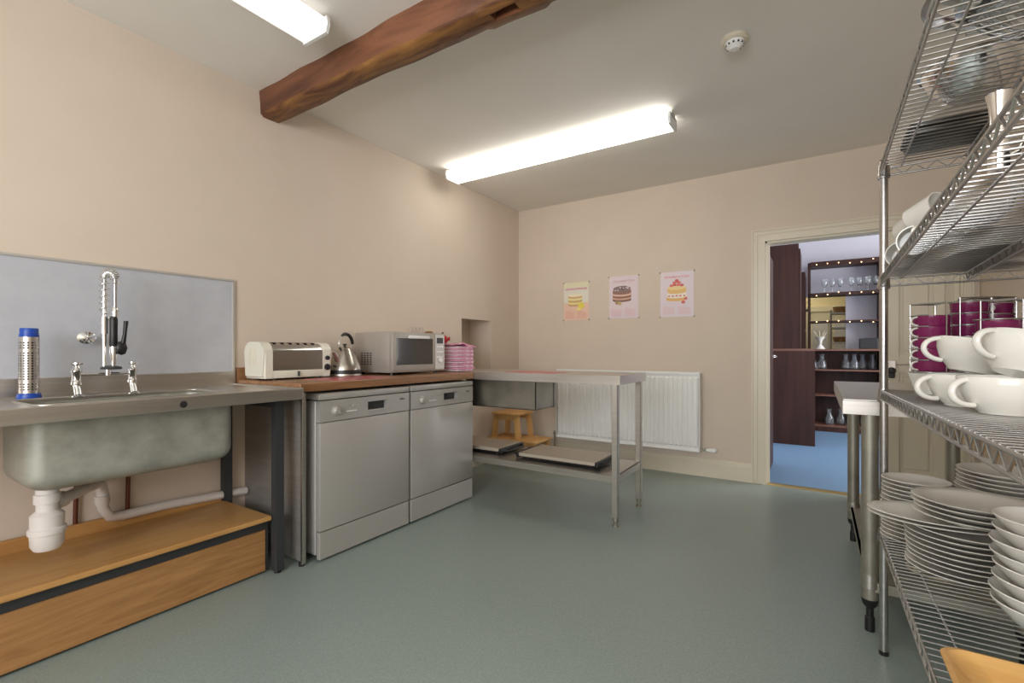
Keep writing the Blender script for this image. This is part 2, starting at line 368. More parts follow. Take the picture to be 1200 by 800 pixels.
# glassware in the bar room
def wineglass(): return lathe(B(), [(0, 0), (.032, 0), (.033, .003), (.006, .01), (.004, .07), (.02, .085), (.036, .12), (.035, .155), (.032, .185), (.030, .185), (.033, .155), (.034, .12), (.018, .09), (0, .082)], n=16)
def carafe(): return lathe(B(), [(0, 0), (.05, 0), (.055, .02), (.05, .09), (.026, .14), (.024, .17), (.036, .2), (.033, .2), (.021, .17), (.023, .14), (.046, .09), (.05, .02), (0, .008)], n=18)
def tumbler(): return lathe(B(), [(0, 0), (.028, 0), (.038, .12), (.036, .12), (.027, .008), (0, .008)], n=16)
def barglass(name, f, spots, label, cat, grp):
    p = None
    for i, (x, y, z) in enumerate(spots):
        if p is None:
            p = obj(name, f(), M['glass'], None, 40); p.location = (x, y, z); o = p
        else: o = dup(p, (x, y, z))
        tag(o, label(i), cat, grp)
nm = ['first', 'second', 'third', 'fourth', 'fifth', 'sixth', 'seventh', 'eighth']
barglass('wine_glass', wineglass, [(.07+i*.085, 7.56+.03*(i % 2), 1.815) for i in range(3)]+[(.36+i*.085, 7.56+.03*(i % 2), 1.815) for i in range(4)],
         lambda i: 'clear stemmed glass on the middle open bar shelf, %s from the left' % nm[i], 'glass', 'stemmed glasses on the bar shelf')
barglass('glass_carafe', carafe, [(-.06, 7.6, .808), (.04, 7.55, .808), (.3, 7.6, .808), (.39, 7.56, .808), (.48, 7.6, .808), (.58, 7.58, .808)],
         lambda i: 'glass carafe on the shelf under the bar counter, %s from the left' % nm[i], 'carafe', 'carafes under the bar counter')
barglass('glass_tumbler', tumbler, [(.34, 7.6, .478), (.43, 7.58, .478), (.52, 7.6, .478), (.6, 7.56, .478)],
         lambda i: 'glass tumbler on the middle shelf under the bar counter, %s from the left' % nm[i], 'glass', 'tumblers under the bar counter')
barglass('glass_bottle', carafe, [(.12, 7.56, .083), (.25, 7.6, .083), (.36, 7.55, .083), (.5, 7.6, .083)],
         lambda i: 'glass carafe on the bottom bar shelf, %s from the left' % nm[i], 'carafe', 'carafes on the bottom bar shelf')
b = B(); box(b, .44, .63, 7.46, 7.6, 1.075, 1.21, .006); tag(obj('black_box', b, M['black']), 'plain black box standing on the back bar counter', 'box')
b = B(); lathe(b, [(0, 0), (.06, 0), (.04, .03), (.015, .06), (.03, .12), (.06, .16), (.055, .16), (0, .08)], (.02, 7.5, 1.075), 20)
v = tag(obj('white_vase', b, M['china'], None, 40), 'small white vase on the left of the back bar counter', 'vase')
b = B()
for k in range(7):
    a = k*.9; tube(b, [(.02, 7.5, 1.16), (.02+.05*math.cos(a), 7.5+.04*math.sin(a), 1.26+.02*(k % 3)), (.02+.09*math.cos(a), 7.5+.06*math.sin(a), 1.32)], [.003, .006, .002], 6)
tag(obj('dried_stems', b, M['rope']), 'pale dried stems standing in the small white vase', 'stems')
t = thing('wire_shelf_stand', 'grey shelf stand with baskets beyond the serving hatch', 'shelves', (.3, 8.7, 0))
for x in (.16, .44):
    for y in (8.55, 8.85): obj('post', tube(B(), [(x, y, 0), (x, y, 1.66)], .01), M['steel_d'], t)
for z in (.9, 1.16, 1.38, 1.6): obj('shelf', box(B(), .15, .45, 8.54, 8.86, z, z+.02), M['steel_d'], t)
for k, (z, hh) in enumerate(((.92, .10), (1.18, .08), (1.62, .09))):
    q = B(); lathe(q, [(0, 0), (.09, 0), (.11, hh), (.1, hh), (.085, .01), (0, .01)], (.3, 8.7, z), 20, sx=1.1)
    tag(obj('basket', q, M['wicker'], None, 40), 'dark basket beyond the serving hatch, %s of three' % ['lowest', 'middle', 'highest'][k], 'basket')
b = B(); box(b, -.52, -.5, 5.3, 5.42, 1.15, 1.30, .008); box(b, -.5, -.46, 5.32, 5.40, 1.17, 1.28, .012)
sw = tag(obj('wall_dispenser', b, M['white']), 'small white dispenser on the bar room left wall', 'dispenser')

# ------------------------------------------------------------------ ceiling lights and detector
def batten(name, label, x0, x1, y0, y1, m, along):
    t = thing(name, label, 'ceiling light', ((x0+x1)/2, (y0+y1)/2, H-.09))
    def rot(poly, a, e):
        return prism(B(), poly, 0 if along == 'x' else 1, a, e)
    if along == 'x': c0, c1, a, e = y0, y1, x0, x1
    else: c0, c1, a, e = x0, x1, y0, y1
    wd = c1-c0; mid = (c0+c1)/2
    # spine
    obj('spine', rot([(mid-.04, H), (mid+.04, H), (mid+.045, H-.03), (mid-.045, H-.03)], a, e), M['white'], t)
    prof = [(c0+.012, H-.03), (c0+.004, H-.055), (c0+.016, H-.083), (mid-.012, H-.089), (mid, H-.082), (mid+.012, H-.089), (c1-.016, H-.083), (c1-.004, H-.055), (c1-.012, H-.03)]
    obj('diffuser', rot(prof, a+.012, e-.012), m, t)
    cap = [(c0+.008, H-.02), (c0, H-.055), (c0+.013, H-.09), (c1-.013, H-.09), (c1, H-.055), (c1-.008, H-.02)]
    for p, q in ((a, a+.014), (e-.014, e)): obj('end_cap', rot(cap, p, q), M['lens'], t)
    return t
batten('fluorescent_light', 'lit fluorescent batten light on the ceiling near the back wall', -2.5, -.745, 2.90, 3.07, M['tube1'], 'x')
batten('fluorescent_light', 'fluorescent batten light at the top left, before the oak beam', -1.95, -1.765, -.45, 1.30, M['tube2'], 'y')
t = thing('smoke_detector', 'round white smoke detector on the ceiling', 'smoke detector', (-.328, 2.432, H-.055))
lathe_b = lathe(B(), [(0, 0), (.056, 0), (.058, -.014), (.05, -.02), (0, -.02)], (-.328, 2.432, H), 28); obj('base', lathe_b, M['trim'], t, 35)
obj('dome', lathe(B(), [(0, -.02), (.042, -.02), (.04, -.036), (.026, -.046), (.02, -.052), (0, -.054)], (-.328, 2.432, H), 28), M['white'], t, 35)
b = B()
for k in range(12):
    a = k*PI/6; x, y = -.328+.0385*math.cos(a), 2.432+.0385*math.sin(a)
    join(b, box(B(), -.004, .004, -.002, .002, -.006, .006), Matrix.Translation((x, y, H-.032)) @ Matrix.Rotation(a+PI/2, 4, 'Z'))
obj('vent_slots', b, M['black'], t)

# ------------------------------------------------------------------ sink run
SX, SY0, SY1 = -2.02, -.15, 1.343
t = thing('sink_bench', 'long stainless steel sink bench with deep basin and dark legs', 'sink', (-2.33, .6, 0))
bx0, bx1, by0, by1 = -2.43, -2.14, .47, 1.065
b = B()
box(b, bx1, SX-.02, SY0, SY1, .862, .87); box(b, XL+.012, bx0, SY0, SY1, .862, .87)
box(b, bx0, bx1, SY0, by0, .862, .87); box(b, bx0, bx1, by1, SY1, .862, .87)
box(b, SX-.022, SX, SY0, SY1, .825, .878, .004); box(b, XL+.012, SX-.02, SY1-.012, SY1, .826, .878, .003)
obj('bench_top', b, M['steel'], t)
obj('upstand', box(B(), XL+.003, XL+.016, SY0, SY1, .862, .942, .003), M['steel'], t)
# recess lip around basin
b = B(); pts = []
for cx, cy, a in ((bx1-.04, by1-.04, 0), (bx0+.04, by1-.04, 90), (bx0+.04, by0+.04, 180), (bx1-.04, by0+.04, 270)):
    pts += [(x, y, .871) for x, y in arc(cx, cy, .05, a, a+90, 8)]
obj('basin_lip', tube(b, pts, .004, 8, closed=True), M['steel'], t, 60)
def rbasin():
    bm = B(); rings = []
    def ring(x0, x1, y0, y1, r, z):
        v = []
        for cx, cy, a in ((x1-r, y1-r, 0), (x0+r, y1-r, 90), (x0+r, y0+r, 180), (x1-r, y0+r, 270)):
            v += [bm.verts.new((x, y, z)) for x, y in arc(cx, cy, r, a, a+90, 8)]
        rings.append(v)
    X0, X1, Y0, Y1 = bx0-.03, bx1+.02, by0-.03, by1+.02
    ring(X0+.03, X1-.03, Y0+.03, Y1-.03, .05, .861); ring(X0, X1, Y0, Y1, .05, .861); ring(X0, X1, Y0, Y1, .05, .64)
    for k in range(1, 7):
        a = R(15*k); i = .06*(1-math.cos(a)); z = .64-.06*math.sin(a)
        ring(X0+i, X1-i, Y0+i, Y1-i, max(.05-i*.3, .02), z)
    bm.faces.new(rings[-1][::-1])
    n0 = len(rings); last = rings[0]
    for A, Q in zip(rings, rings[1:]):
        n = len(A)
        for k in range(n): bm.faces.new((A[k], A[(k+1) % n], Q[(k+1) % n], Q[k]))
    inner = []
    def ring2(i, r, z):
        v = []
        for cx, cy, a in ((X1-i-r, Y1-i-r, 0), (X0+i+r, Y1-i-r, 90), (X0+i+r, Y0+i+r, 180), (X1-i-r, Y0+i+r, 270)):
            v += [bm.verts.new((x, y, z)) for x, y in arc(cx, cy, r, a, a+90, 8)]
        inner.append(v)
    ring2(.032, .05, .66); ring2(.06, .04, .60)
    seq = [rings[0]]+inner
    for A, Q in zip(seq, seq[1:]):
        n = len(A)
        for k in range(n): bm.faces.new((A[k], Q[k], Q[(k+1) % n], A[(k+1) % n]))
    bm.faces.new(inner[-1])
    return bm
ba = obj('basin', rbasin(), M['galv'], t, 40); ba['label'] = 'deep dull grey-green basin hanging under the bench'
b = B(); lathe(b, [(0, 0), (.012, 0), (.013, .003), (0, .006)], (SX, .842, .848), 18, mtx=Matrix.Rotation(PI/2, 4, 'Y')); obj('overflow_button', b, M['black'], t)
for x, y in ((-2.16, 1.30), (-2.60, 1.285), (-2.16, -.1), (-2.60, -.1)):
    obj('leg', box(B(), x-.02, x+.02, y-.02, y+.02, .03 if x < -2.5 else .11, .862), M['dark'], t)
    obj('foot', box(B(), x-.021, x+.021, y-.021, y+.021, 0.012, .11, .003) if x > -2.5 else box(B(), x-.021, x+.021, y-.021, y+.021, .012, .1), M['dark'], t)
    obj('levelling_pad', cyl(B(), (x, y), .016, 0, .013, 12), M['black'], t)
obj('side_rail', box(B(), -2.58, -2.18, 1.29, 1.31, .78, .82), M['dark'], t)
# steel end panel between the sink and the dishwasher
t = thing('steel_end_panel', 'tall stainless steel panel between sink bench and dishwasher', 'panel', (-2.38, 1.405, 0))
obj('panel_sheet', box(B(), XL+.002, -2.115, 1.40, 1.408, .02, .845), M['panel'], t)
obj('front_edge', box(B(), -2.12, -2.105, 1.392, 1.412, .012, .845, .002), M['steel'], t)
obj('foot', cyl(B(), (-2.125, 1.402), .014, 0, .02, 12), M['black'], t)
# splashback board
t = thing('splashback_board', 'pale grey splashback board with metal edge behind the taps', 'splashback', (XL+.008, .6, .942))
obj('board', box(B(), XL, XL+.008, SY0, 1.33, .942, 1.42), M['board'], t)
b = B(); box(b, XL, XL+.014, SY0, 1.342, 1.418, 1.43, .002); obj('top_trim', b, M['alu'], t)
b = B(); box(b, XL, XL+.014, 1.328, 1.342, .942, 1.418, .002); obj('side_trim', b, M['alu'], t)
# bench unit under the sink
t = thing('low_wooden_bench', 'low beech shelf box on the floor beneath the sink', 'bench', (-2.35, .55, 0))
obj('top_board', box(B(), -2.60, -2.165, SY0, 1.275, .252, .274, .005), M['pine'], t)
obj('front_board', box(B(), -2.215, -2.197, SY0, 1.262, .012, .205, .002), M['ply'], t)
obj('metal_rail', box(B(), -2.23, -2.205, SY0, 1.278, .2, .252), M['dark'], t)
obj('back_board', box(B(), -2.625, -2.602, SY0, 1.262, .02, .325, .003), M['pine'], t)
obj('end_bracket', box(B(), -2.58, -2.20, 1.264, 1.276, .012, .25), M['dark'], t)
b = B()
for y in (0, .6, 1.2): box(b, -2.6, -2.22, y, y+.03, 0, .252)
obj('bearer', b, M['dark'], t)
# bottle trap + pipes
t = thing('bottle_trap', 'white plastic bottle trap and waste pipe under the basin', 'waste trap', (-2.28, .52, .35))
tx, ty = -2.285, .525
obj('trap_body', lathe(B(), [(0, .352), (.036, .354), (.045, .37), (.047, .41), (.052, .412), (.052, .428), (.046, .432), (.046, .475), (.036, .485), (.030, .49), (.030, .515), (.036, .517), (.036, .548), (.031, .55), (.031, .582), (0, .582)], (tx, ty, 0), 28), M['pvc'], t, 35)
b = B(); a = Vector((tx, ty, .505)); e = Vector((-2.52, .73, .50))
tube(b, [a+(e-a)*.1, e, e+Vector((-.03, .02, -.01)), e+Vector((-.04, .03, -.05)), (-2.57, .765, .38), (-2.575, .79, .335), (-2.59, .84, .322), (-2.6, 1.0, .32), (-2.61, 1.39, .295)], .021, 16)
obj('waste_pipe', b, M['pvc'], t, 60)
for pq, rr_ in (([a+(e-a)*.12, a+(e-a)*.28], .029), ([(-2.558, .757, .44), (-2.566, .762, .40)], .026), ([(-2.565, .755, .50), (-2.545, .745, .505)], .027)): obj('compression_nut', tube(B(), pq, rr_, 16), M['pvc'], t, 40)
for x, y in ((-2.622, .682), (-2.618, .86)):
    tag(obj('copper_pipe', tube(B(), [(x, y, 0), (x, y+.01, .5), (x, y, .72), (x+.02, y, .862)], .0085, 12), M['copper'], None, 60), 'thin dark copper pipe behind the basin, %s' % ('nearer the trap' if y < .7 else 'further right'), 'pipe')
# strainer tube
sxx, syy = -2.49, .522
t = thing('strainer_tube', 'perforated steel overflow strainer with blue plastic ends on the sink', 'strainer', (sxx, syy, .87))
obj('base_ring', lathe(B(), [(0, .87), (.034, .87), (.035, .875), (.033, .888), (.029, .892), (0, .892)], (sxx, syy, 0), 24), M['blue'], t, 35)
obj('cap', lathe(B(), [(0, 1.1), (.0275, 1.1), (.0275, 1.112), (.026, 1.114), (.026, 1.132), (.024, 1.135), (0, 1.135)], (sxx, syy, 0), 24), M['blue'], t, 35)
# perforated sheet: a tube of real holes
b = B(); n, rows = 32, 44; r = .0285; z0, z1 = .89, 1.102
def pt(k, j): return (sxx+r*math.cos(2*PI*k/n), syy+r*math.sin(2*PI*k/n), z0+(z1-z0)*j/rows)
g = [[b.verts.new(pt(k, j)) for k in range(n)] for j in range(rows+1)]
for j in range(rows):
    for k in range(n):
        if k % 2 == 0 and j % 2 == 1 and not (j < 3 or j > rows-4 or 8 <= j <= 10 or 33 <= j <= 34): continue
        b.faces.new((g[j][k], g[j][(k+1) % n], g[j+1][(k+1) % n], g[j+1][k]))
pf = obj('perforated_sleeve', b, M['steel'], t, 60)
obj('inner_pipe', cyl(B(), (sxx, syy), .017, .89, 1.10, 16), M['dark'], t, 40)

# pre-rinse tap
t = thing('spray_tap', 'chrome pre-rinse spray tap with coiled hose and black grip', 'tap', (-2.46, .745, .87))
TX, TY = -2.46, .748
for y, nm2 in ((.65, 'l'), (.832, 'r')):
    b = B(); lathe(b, [(0, .87), (.022, .87), (.022, .874), (.014, .878), (0, .878)], (TX+.02, y, 0), 20)
    tube(b, [(TX+.02, y, .876), (TX+.012, y, .895), (TX, y, .915), (TX, y, .93)], .012, 14)
    lathe(b, [(.013, .915), (.018, .918), (.018, .928), (.015, .932), (.015, .962), (.0175, .966), (.0175, .974), (.012, .98), (.009, .992), (.012, .996), (.012, 1.004), (.006, 1.008), (0, 1.008)], (TX, y, 0), 18)
    obj('tap_body', b, M['chrome'], t, 35)
    b = B()
    for a in (0, 90) if nm2 == 'l' else (30, 120):
        dx, dy = .019*math.cos(R(a)), .019*math.sin(R(a)); tube(b, [(TX-dx, y-dy, 1.0), (TX+dx, y+dy, 1.0)], .0045, 10)
    obj('tap_handle', b, M['chrome'], t, 40)
b = B(); tube(b, [(TX, .65, .955), (TX, .832, .955)], .0065, 12); tube(b, [(TX, TY, .95), (TX, TY, .985)], .011, 14)
obj('bridge', b, M['chrome'], t, 40)
hx, hy2 = TX-.010, TY-.008            # riser behind, hose in front
b = B(); tube(b, [(hx, hy2, .98), (hx, hy2, 1.30)], .008, 14); tube(b, [(hx, hy2, 1.12), (hx, hy2, 1.19)], .013, 14)
tube(b, [(hx, hy2, 1.185), (hx+.012, hy2+.02, 1.185)], .006)
obj('riser_pipe', b, M['chrome'], t, 40)
# hose path with a coil spring
path = []
for i in range(12): path.append(Vector((hx, hy2, 1.20+.15*i/11)))
for i in range(1, 13):
    a = PI*i/12; path.append(Vector((hx+.012*(1-math.cos(a)), hy2+.014*(1-math.cos(a)), 1.35+.022*math.sin(a))))
for i in range(1, 8): path.append(Vector((hx+.024, hy2+.028, 1.35-.16*i/7)))
obj('hose', tube(B(), path, .006, 10), M['wire'], t, 60)
b = B(); pts = []; sg = path[:25]; turns = 24; tot = len(sg)-1
for i in range(turns*10+1):
    u = tot*i/(turns*10); k = min(int(u), tot-1); p = sg[k].lerp(sg[k+1], u-k); d = (sg[k+1]-sg[k]).normalized()
    a = Vector((.8, -.6, 0)); c = d.cross(a).normalized(); th = 2*PI*i/10*(.55 if u < 11 else 1)
    pts.append(p+(a*math.cos(th)+c*math.sin(th))*.0165)
obj('coil_spring', tube(b, pts, .0024, 6), M['chrome'], t, 60)
gx, gy = hx+.024, hy2+.028
obj('hose_collar', lathe(B(), [(0, 1.19), (.011, 1.19), (.012, 1.2), (.012, 1.222), (.008, 1.23), (0, 1.23)], (gx, gy, 0), 16), M['chrome'], t, 35)
obj('spray_grip', lathe(B(), [(0, 1.065), (.012, 1.067), (.0145, 1.075), (.0135, 1.12), (.0145, 1.18), (.011, 1.192), (0, 1.192)], (gx-.004, gy-.004, 0), 18), M['black'], t, 40)
b = B(); tube(b, [(gx+.003, gy+.006, 1.07), (gx+.012, gy+.024, 1.085), (gx+.014, gy+.028, 1.12), (gx+.016, gy+.032, 1.175)], [.008, .009, .007, .008], 12)
lathe(b, [(0, -.03), (.014, -.024), (.021, 0), (.014, .024), (0, .03)], (gx+.011, gy+.018, 1.062), 16, sx=.5)
obj('spray_lever', b, M['black'], t, 50)
b = B(); lathe(b, [(0, .985), (.009, .985), (.010, 1.0), (.014, 1.04), (.013, 1.068), (0, 1.07)], (gx-.004, gy-.004, 0), 18)
tube(b, [(gx-.01, gy-.01, 1.045), (gx+.012, gy+.016, 1.058)], .009)
obj('spray_neck', b, M['chrome'], t, 40)
sp = obj('spray_rose', lathe(B(), [(0, .974), (.034, .974), (.036, .979), (.032, .985), (.01, .99), (0, .99)], (gx-.008, gy-.01, 0), 28), M['dark'], t, 35)
b = B(); mt = Matrix.Rotation(R(90), 4, 'Y')
lathe(b, [(0, 0), (.032, .0), (.032, .006), (.02, .01), (.010, .016), (0, .016)], (TX-.12, TY-.035, 1.105), 26, sx=.8, mtx=mt)
tube(b, [(TX-.11, TY-.035, 1.105), (hx, hy2, 1.12)], .006); tube(b, [(XL+.008, TY-.035, 1.105), (TX-.115, TY-.035, 1.105)], .009)
obj('wall_bracket', b, M['chrome'], t, 35)

# ------------------------------------------------------------------ worktop and dishwashers
WX = -2.06
wt = tag(obj('wooden_worktop', box(B(), XL, WX, 1.352, 2.70, .853, .895, .003, 1), M['worktop']), 'brown oak-effect worktop over the two dishwashers', 'worktop')
tag(obj('wooden_upstand', box(B(), XL, XL+.02, 1.352, 1.40, .895, .96), M['worktop']), 'short brown wooden upstand behind the toaster', 'upstand')
def dishwasher(y0, label):
    y1 = y0+.615; xf = -2.072
    t = thing('dishwasher', label, 'dishwasher', (-2.35, (y0+y1)/2, 0), 0, None)
    b = B(); box(b, XL+.03, xf-.035, y0, y1, .03, .80, .003, 1)
    bd = obj('body', b, M['appl2'], t); 
    obj('side_seam', box(B(), XL+.04, xf-.04, y0-.0015, y0, .12, .79), M['appl'], bd)
    obj('lid', box(B(), XL+.02, xf, y0, y1, .804, .838, .006, 2), M['appl'], t, 40)
    d = obj('door', box(B(), xf-.034, xf, y0+.003, y1-.003, .152, .69, .004), M['appl'], t, 40)
    cp = obj('control_panel', None_panel(y0, y1, xf), M['appl'], t)
    k = B(); lathe(k, [(0, 0), (.026, 0), (.026, .004), (.021, .006), (.019, .018), (.016, .021), (0, .021)], (xf-.001, y0+.095, .745), 28, mtx=Matrix.Rotation(PI/2, 4, 'Y'))
    join(k, box(B(), -.004, .004, -.019, .019, -.004, .004, .001, 1), Matrix.Translation((xf+.022, y0+.095, .745)) @ Matrix.Rotation(R(-40), 4, 'X') )
    obj('knob', k, M['appl'], cp, 40)
    for i, (yy, zz) in enumerate(((.175, .762), (.205, .762), (.24, .762), (.262, .757))):
        obj('button', box(B(), xf-.001, xf+.002, y0+yy-.006, y0+yy+.006, zz-.005, zz+.005, .001, 1), M['appl2'], cp)
    obj('indicator_strip', box(B(), xf-.001, xf+.0015, y0+.16, y0+.225, .732, .738), M['lens'], cp)
    text_mesh('beko', .020, M['black'], 'brand_mark', cp, (xf+.0005, y1-.06, .768), (PI/2, 0, PI/2))
    obj('handle_recess', box(B(), xf-.03, xf-.028, y0+.3, y0+.44, .725, .772), M['dark'], t)
    obj('handle_lip', box(B(), xf-.02, xf+.003, y0+.3, y0+.44, .718, .726, .002, 1), M['appl'], t)
    obj('plinth', box(B(), xf-.03, xf-.003, y0+.003, y1-.003, .012, .146, .003), M['appl'], t)
    for yy in (y0+.05, y1-.05):
        for xx in (XL+.09, xf-.07): obj('foot', cyl(B(), (xx, yy), .016, 0, .032, 10), M['black'], t)
    return t
def None_panel(y0, y1, xf):     # control fascia with an open grip slot
    b = B(); a, e = y0+.003, y1-.003
    box(b, xf-.034, xf, a, y0+.3, .694, .80); box(b, xf-.034, xf, y0+.44, e, .694, .80)
    box(b, xf-.034, xf, y0+.3, y0+.44, .772, .80); box(b, xf-.034, xf, y0+.3, y0+.44, .694, .722)
    return b
dishwasher(1.464, 'silver dishwasher next to the sink, the nearer one')
dishwasher(2.092, 'silver dishwasher beside the steel prep table, the further one')
# table mat on the worktop
b = B(); join(b, box(B(), -.14, .14, -.2, .2, 0, .002), Matrix.Translation((-2.235, 1.78, .895)) @ Matrix.Rotation(R(8), 4, 'Z'))
tag(obj('table_mat', b, M['mat']), 'thin red and white mat in front of toaster and kettle', 'mat')

# toaster
t = thing('toaster', 'large cream and steel six-slot toaster on the wooden worktop', 'toaster', (-2.48, 1.57, .895))
ty0, ty1, tx0, tx1 = 1.368, 1.775, -2.585, -2.40
tz = .905
def tprof(x0, x1, z0, z1, r, n=14):
    return [(x0, z0), (x1, z0)]+[(x1-r+r*math.cos(R(90*i/n)), z1-r+r*math.sin(R(90*i/n))) for i in range(n+1)]+[(x0+r-r*math.sin(R(90*i/n)), z1-r+r*math.cos(R(90*i/n))) for i in range(n+1)]
def capend(y0, y1, dish):
    b = prism(B(), tprof(tx0, tx1, tz, 1.098, .062), 1, y0, y1)
    bmesh.ops.bevel(b, geom=[e for e in b.edges if abs(e.verts[0].co.y-dish) < 1e-5 and abs(e.verts[1].co.y-dish) < 1e-5], offset=.012, segments=3, affect='EDGES')
    return b
c1 = obj('end_cap', capend(ty0, ty0+.05, ty0), M['cream'], t, 40); c2 = obj('end_cap', capend(ty1-.055, ty1, ty1), M['cream'], t, 40)
for k in range(4):
    obj('louvre', box(B(), tx0+.05+k*.02, tx0+.056+k*.02, ty0-.0015, ty0+.001, .97, 1.06), M['trim'], c1)
obj('casing', prism(B(), tprof(tx0+.004, tx1-.004, .945, 1.094, .058), 1, ty0+.05, ty1-.055), mat('polished_steel', sr(185, 180, 176), .14, 1), t, 40)
obj('base', box(B(), tx0+.003, tx1-.002, ty0+.05, ty1-.055, tz, .946, .003), M['cream'], t, 40)
for k in range(6):
    y = ty0+.075+k*.046; obj('slot', box(B(), tx0+.035, tx1-.035, y, y+.018, 1.0935, 1.0955), M['black'], t)
kx = tx1-.001
for y, z, r in ((ty1-.03, 1.01, .013), (ty1-.03, .957, .019)):
    k = B(); lathe(k, [(0, 0), (r, 0), (r, .006), (r*.8, .014), (0, .014)], (kx, y, z), 22, mtx=Matrix.Rotation(PI/2, 4, 'Y')); box(k, kx+.012, kx+.018, y-.003, y+.003, z-r*.8, z+r*.8)
    obj('dial', k, M['black'], t, 35)
obj('eject_lever', box(B(), kx-.002, kx+.012, 1.56, 1.567, .912, .94, .001, 1), M['dark'], t)
for y in (ty0+.07, ty1-.07):
    for x in (tx0+.02, tx1-.02): obj('foot', cyl(B(), (x, y), .01, .895, .906, 10), M['black'], t)

# kettle
KX, KY = -2.46, 1.915
t = thing('kettle', 'pyramid-shaped brushed steel kettle with black arched handle', 'kettle', (KX, KY, .895))
obj('power_base', lathe(B(), [(0, .895), (.098, .895), (.101, .9), (.099, .910), (0, .910)], (KX, KY, 0), 36), M['steel'], t, 35)
obj('body_band', lathe(B(), [(.094, .910), (.101, .912), (.102, .928), (.100, .934), (.094, .934)], (KX, KY, 0), 36), M['black'], t, 35)
obj('body', lathe(B(), [(0, .932), (.099, .934), (.099, .942), (.090, .968), (.072, 1.008), (.052, 1.042), (.040, 1.062), (.032, 1.069), (.014, 1.075), (0, 1.076)], (KX, KY, 0), 40), mat('kettle_steel', sr(190, 184, 176), .24, 1), t, 50)
obj('lid_knob', lathe(B(), [(0, 1.073), (.006, 1.074), (.006, 1.082), (.012, 1.086), (.012, 1.092), (0, 1.095)], (KX, KY, 0), 18), M['black'], t, 35)
dv = Vector((.30, -.95, 0)).normalized()
b = B(); c = Vector((KX, KY, 0))
tube(b, [c+dv*.066+Vector((0, 0, .99)), c+dv*.098+Vector((0, 0, 1.03)), c+dv*.112+Vector((0, 0, 1.046))], [.018, .013, .011], 14); obj('spout', b, M['steel'], t, 50)
b = B(); hp = []
for i in range(15):
    a = R(200-i*14.2); hp.append(c-dv*(.070*math.cos(a)+.010)+Vector((0, 0, 1.092+.062*math.sin(a))))
obj('handle_wire', tube(b, hp[:7]+[], .0035, 8), M['chrome'], t, 60)
obj('handle_grip', tube(B(), hp[5:], [.006, .008]+[.0105]*(len(hp[5:])-3)+[.009], 12), M['black'], t, 60)
obj('handle_mount', tube(B(), [hp[0], c+dv*.036+Vector((0, 0, 1.055))], .006), M['dark'], t)
obj('handle_mount', tube(B(), [hp[-1], c-dv*.052+Vector((0, 0, 1.035))], .006), M['chrome'], t)
obj('switch', tube(B(), [c+Vector((0,0,.955))+dv*.09, c+Vector((0,0,.96))+dv*.108], .006), M['black'], t)

# microwave
mx0, mx1, my0, my1, mz0, mz1 = -2.60, -2.245, 2.105, 2.60, .91, 1.172
t = thing('microwave', 'silver microwave oven with dark glass door on the wooden worktop', 'microwave', (-2.42, 2.35, .895))
obj('casing', box(B(), mx0, mx1-.03, my0+.003, my1-.003, mz0, mz1, .005), M['mw'], t, 40)
obj('front_frame', box(B(), mx1-.03, mx1-.004, my0, my1, mz0+.002, mz1, .004), M['mw'], t, 40)
ds = my1-.105
d = obj('door', box(B(), mx1-.006, mx1+.004, my0+.004, ds, mz0+.012, mz1-.008, .004), M['mw'], t, 40)
obj('door_window', box(B(), mx1+.002, mx1+.006, my0+.03, ds-.025, mz0+.05, mz1-.04, .001, 1), M['blackglass'], d)
hb = box(B(), mx1+.004, mx1+.022, my0+.13, ds-.07, mz1-.042, mz1-.022, .005)
obj('door_handle', hb, M['white'], d, 40)
cp = obj('control_panel', box(B(), mx1-.006, mx1+.002, ds+.003, my1-.004, mz0+.012, mz1-.008, .002), M['mw'], t)
obj('display', box(B(), mx1+.001, mx1+.004, ds+.02, my1-.022, mz1-.07, mz1-.03), M['black'], cp)
for k in range(5): obj('button', box(B(), mx1+.001, mx1+.004, ds+.02, my1-.022, mz1-.095-k*.018, mz1-.089-k*.018), M['appl2'] if k % 2 else M['lens'], cp)
k = B(); lathe(k, [(0, 0), (.017, 0), (.016, .014), (0, .016)], (mx1+.001, ds+.052, mz0+.075), 20, mtx=Matrix.Rotation(PI/2, 4, 'Y')); obj('dial', k, M['lens'], cp, 35)
for i in range(4):
    vv = B()
    for j in range(6): box(vv, mx0+.06+i*.028, mx0+.075+i*.028, my0+.001, my0+.0045, mz0+.05+j*.014, mz0+.058+j*.014)
    obj('vent_grille', vv, M['black'], t)
for y in (my0+.04, my1-.04):
    for x in (mx0+.03, mx1-.05): obj('foot', cyl(B(), (x, y), .012, .895, .912, 10), M['black'], t)
# things on the microwave
t = thing('toast_rack', 'small wire toast rack on top of the microwave', 'toast rack', (-2.36, 2.42, mz1))
b = B(); box(b, -2.39, -2.33, 2.37, 2.49, mz1, mz1+.004, .001, 1); obj('base', b, M['chrome'], t)
for k in range(4):
    y = 2.38+k*.033; obj('hoop', tube(B(), [(-2.385, y, mz1+.002), (-2.38, y, mz1+.035), (-2.36, y, mz1+.045), (-2.34, y, mz1+.035), (-2.335, y, mz1+.002)], .0022, 6), M['chrome'], t)
b = B(); lathe(b, [(0, 0), (.018, 0), (.026, .006), (.024, .014), (.012, .02), (0, .021)], (-2.36, 2.56, mz1), 16, sx=1.4)
tag(obj('sponge_scourer', b, M['wicker'], None, 40), 'little brown scourer on the far end of the microwave', 'scourer')
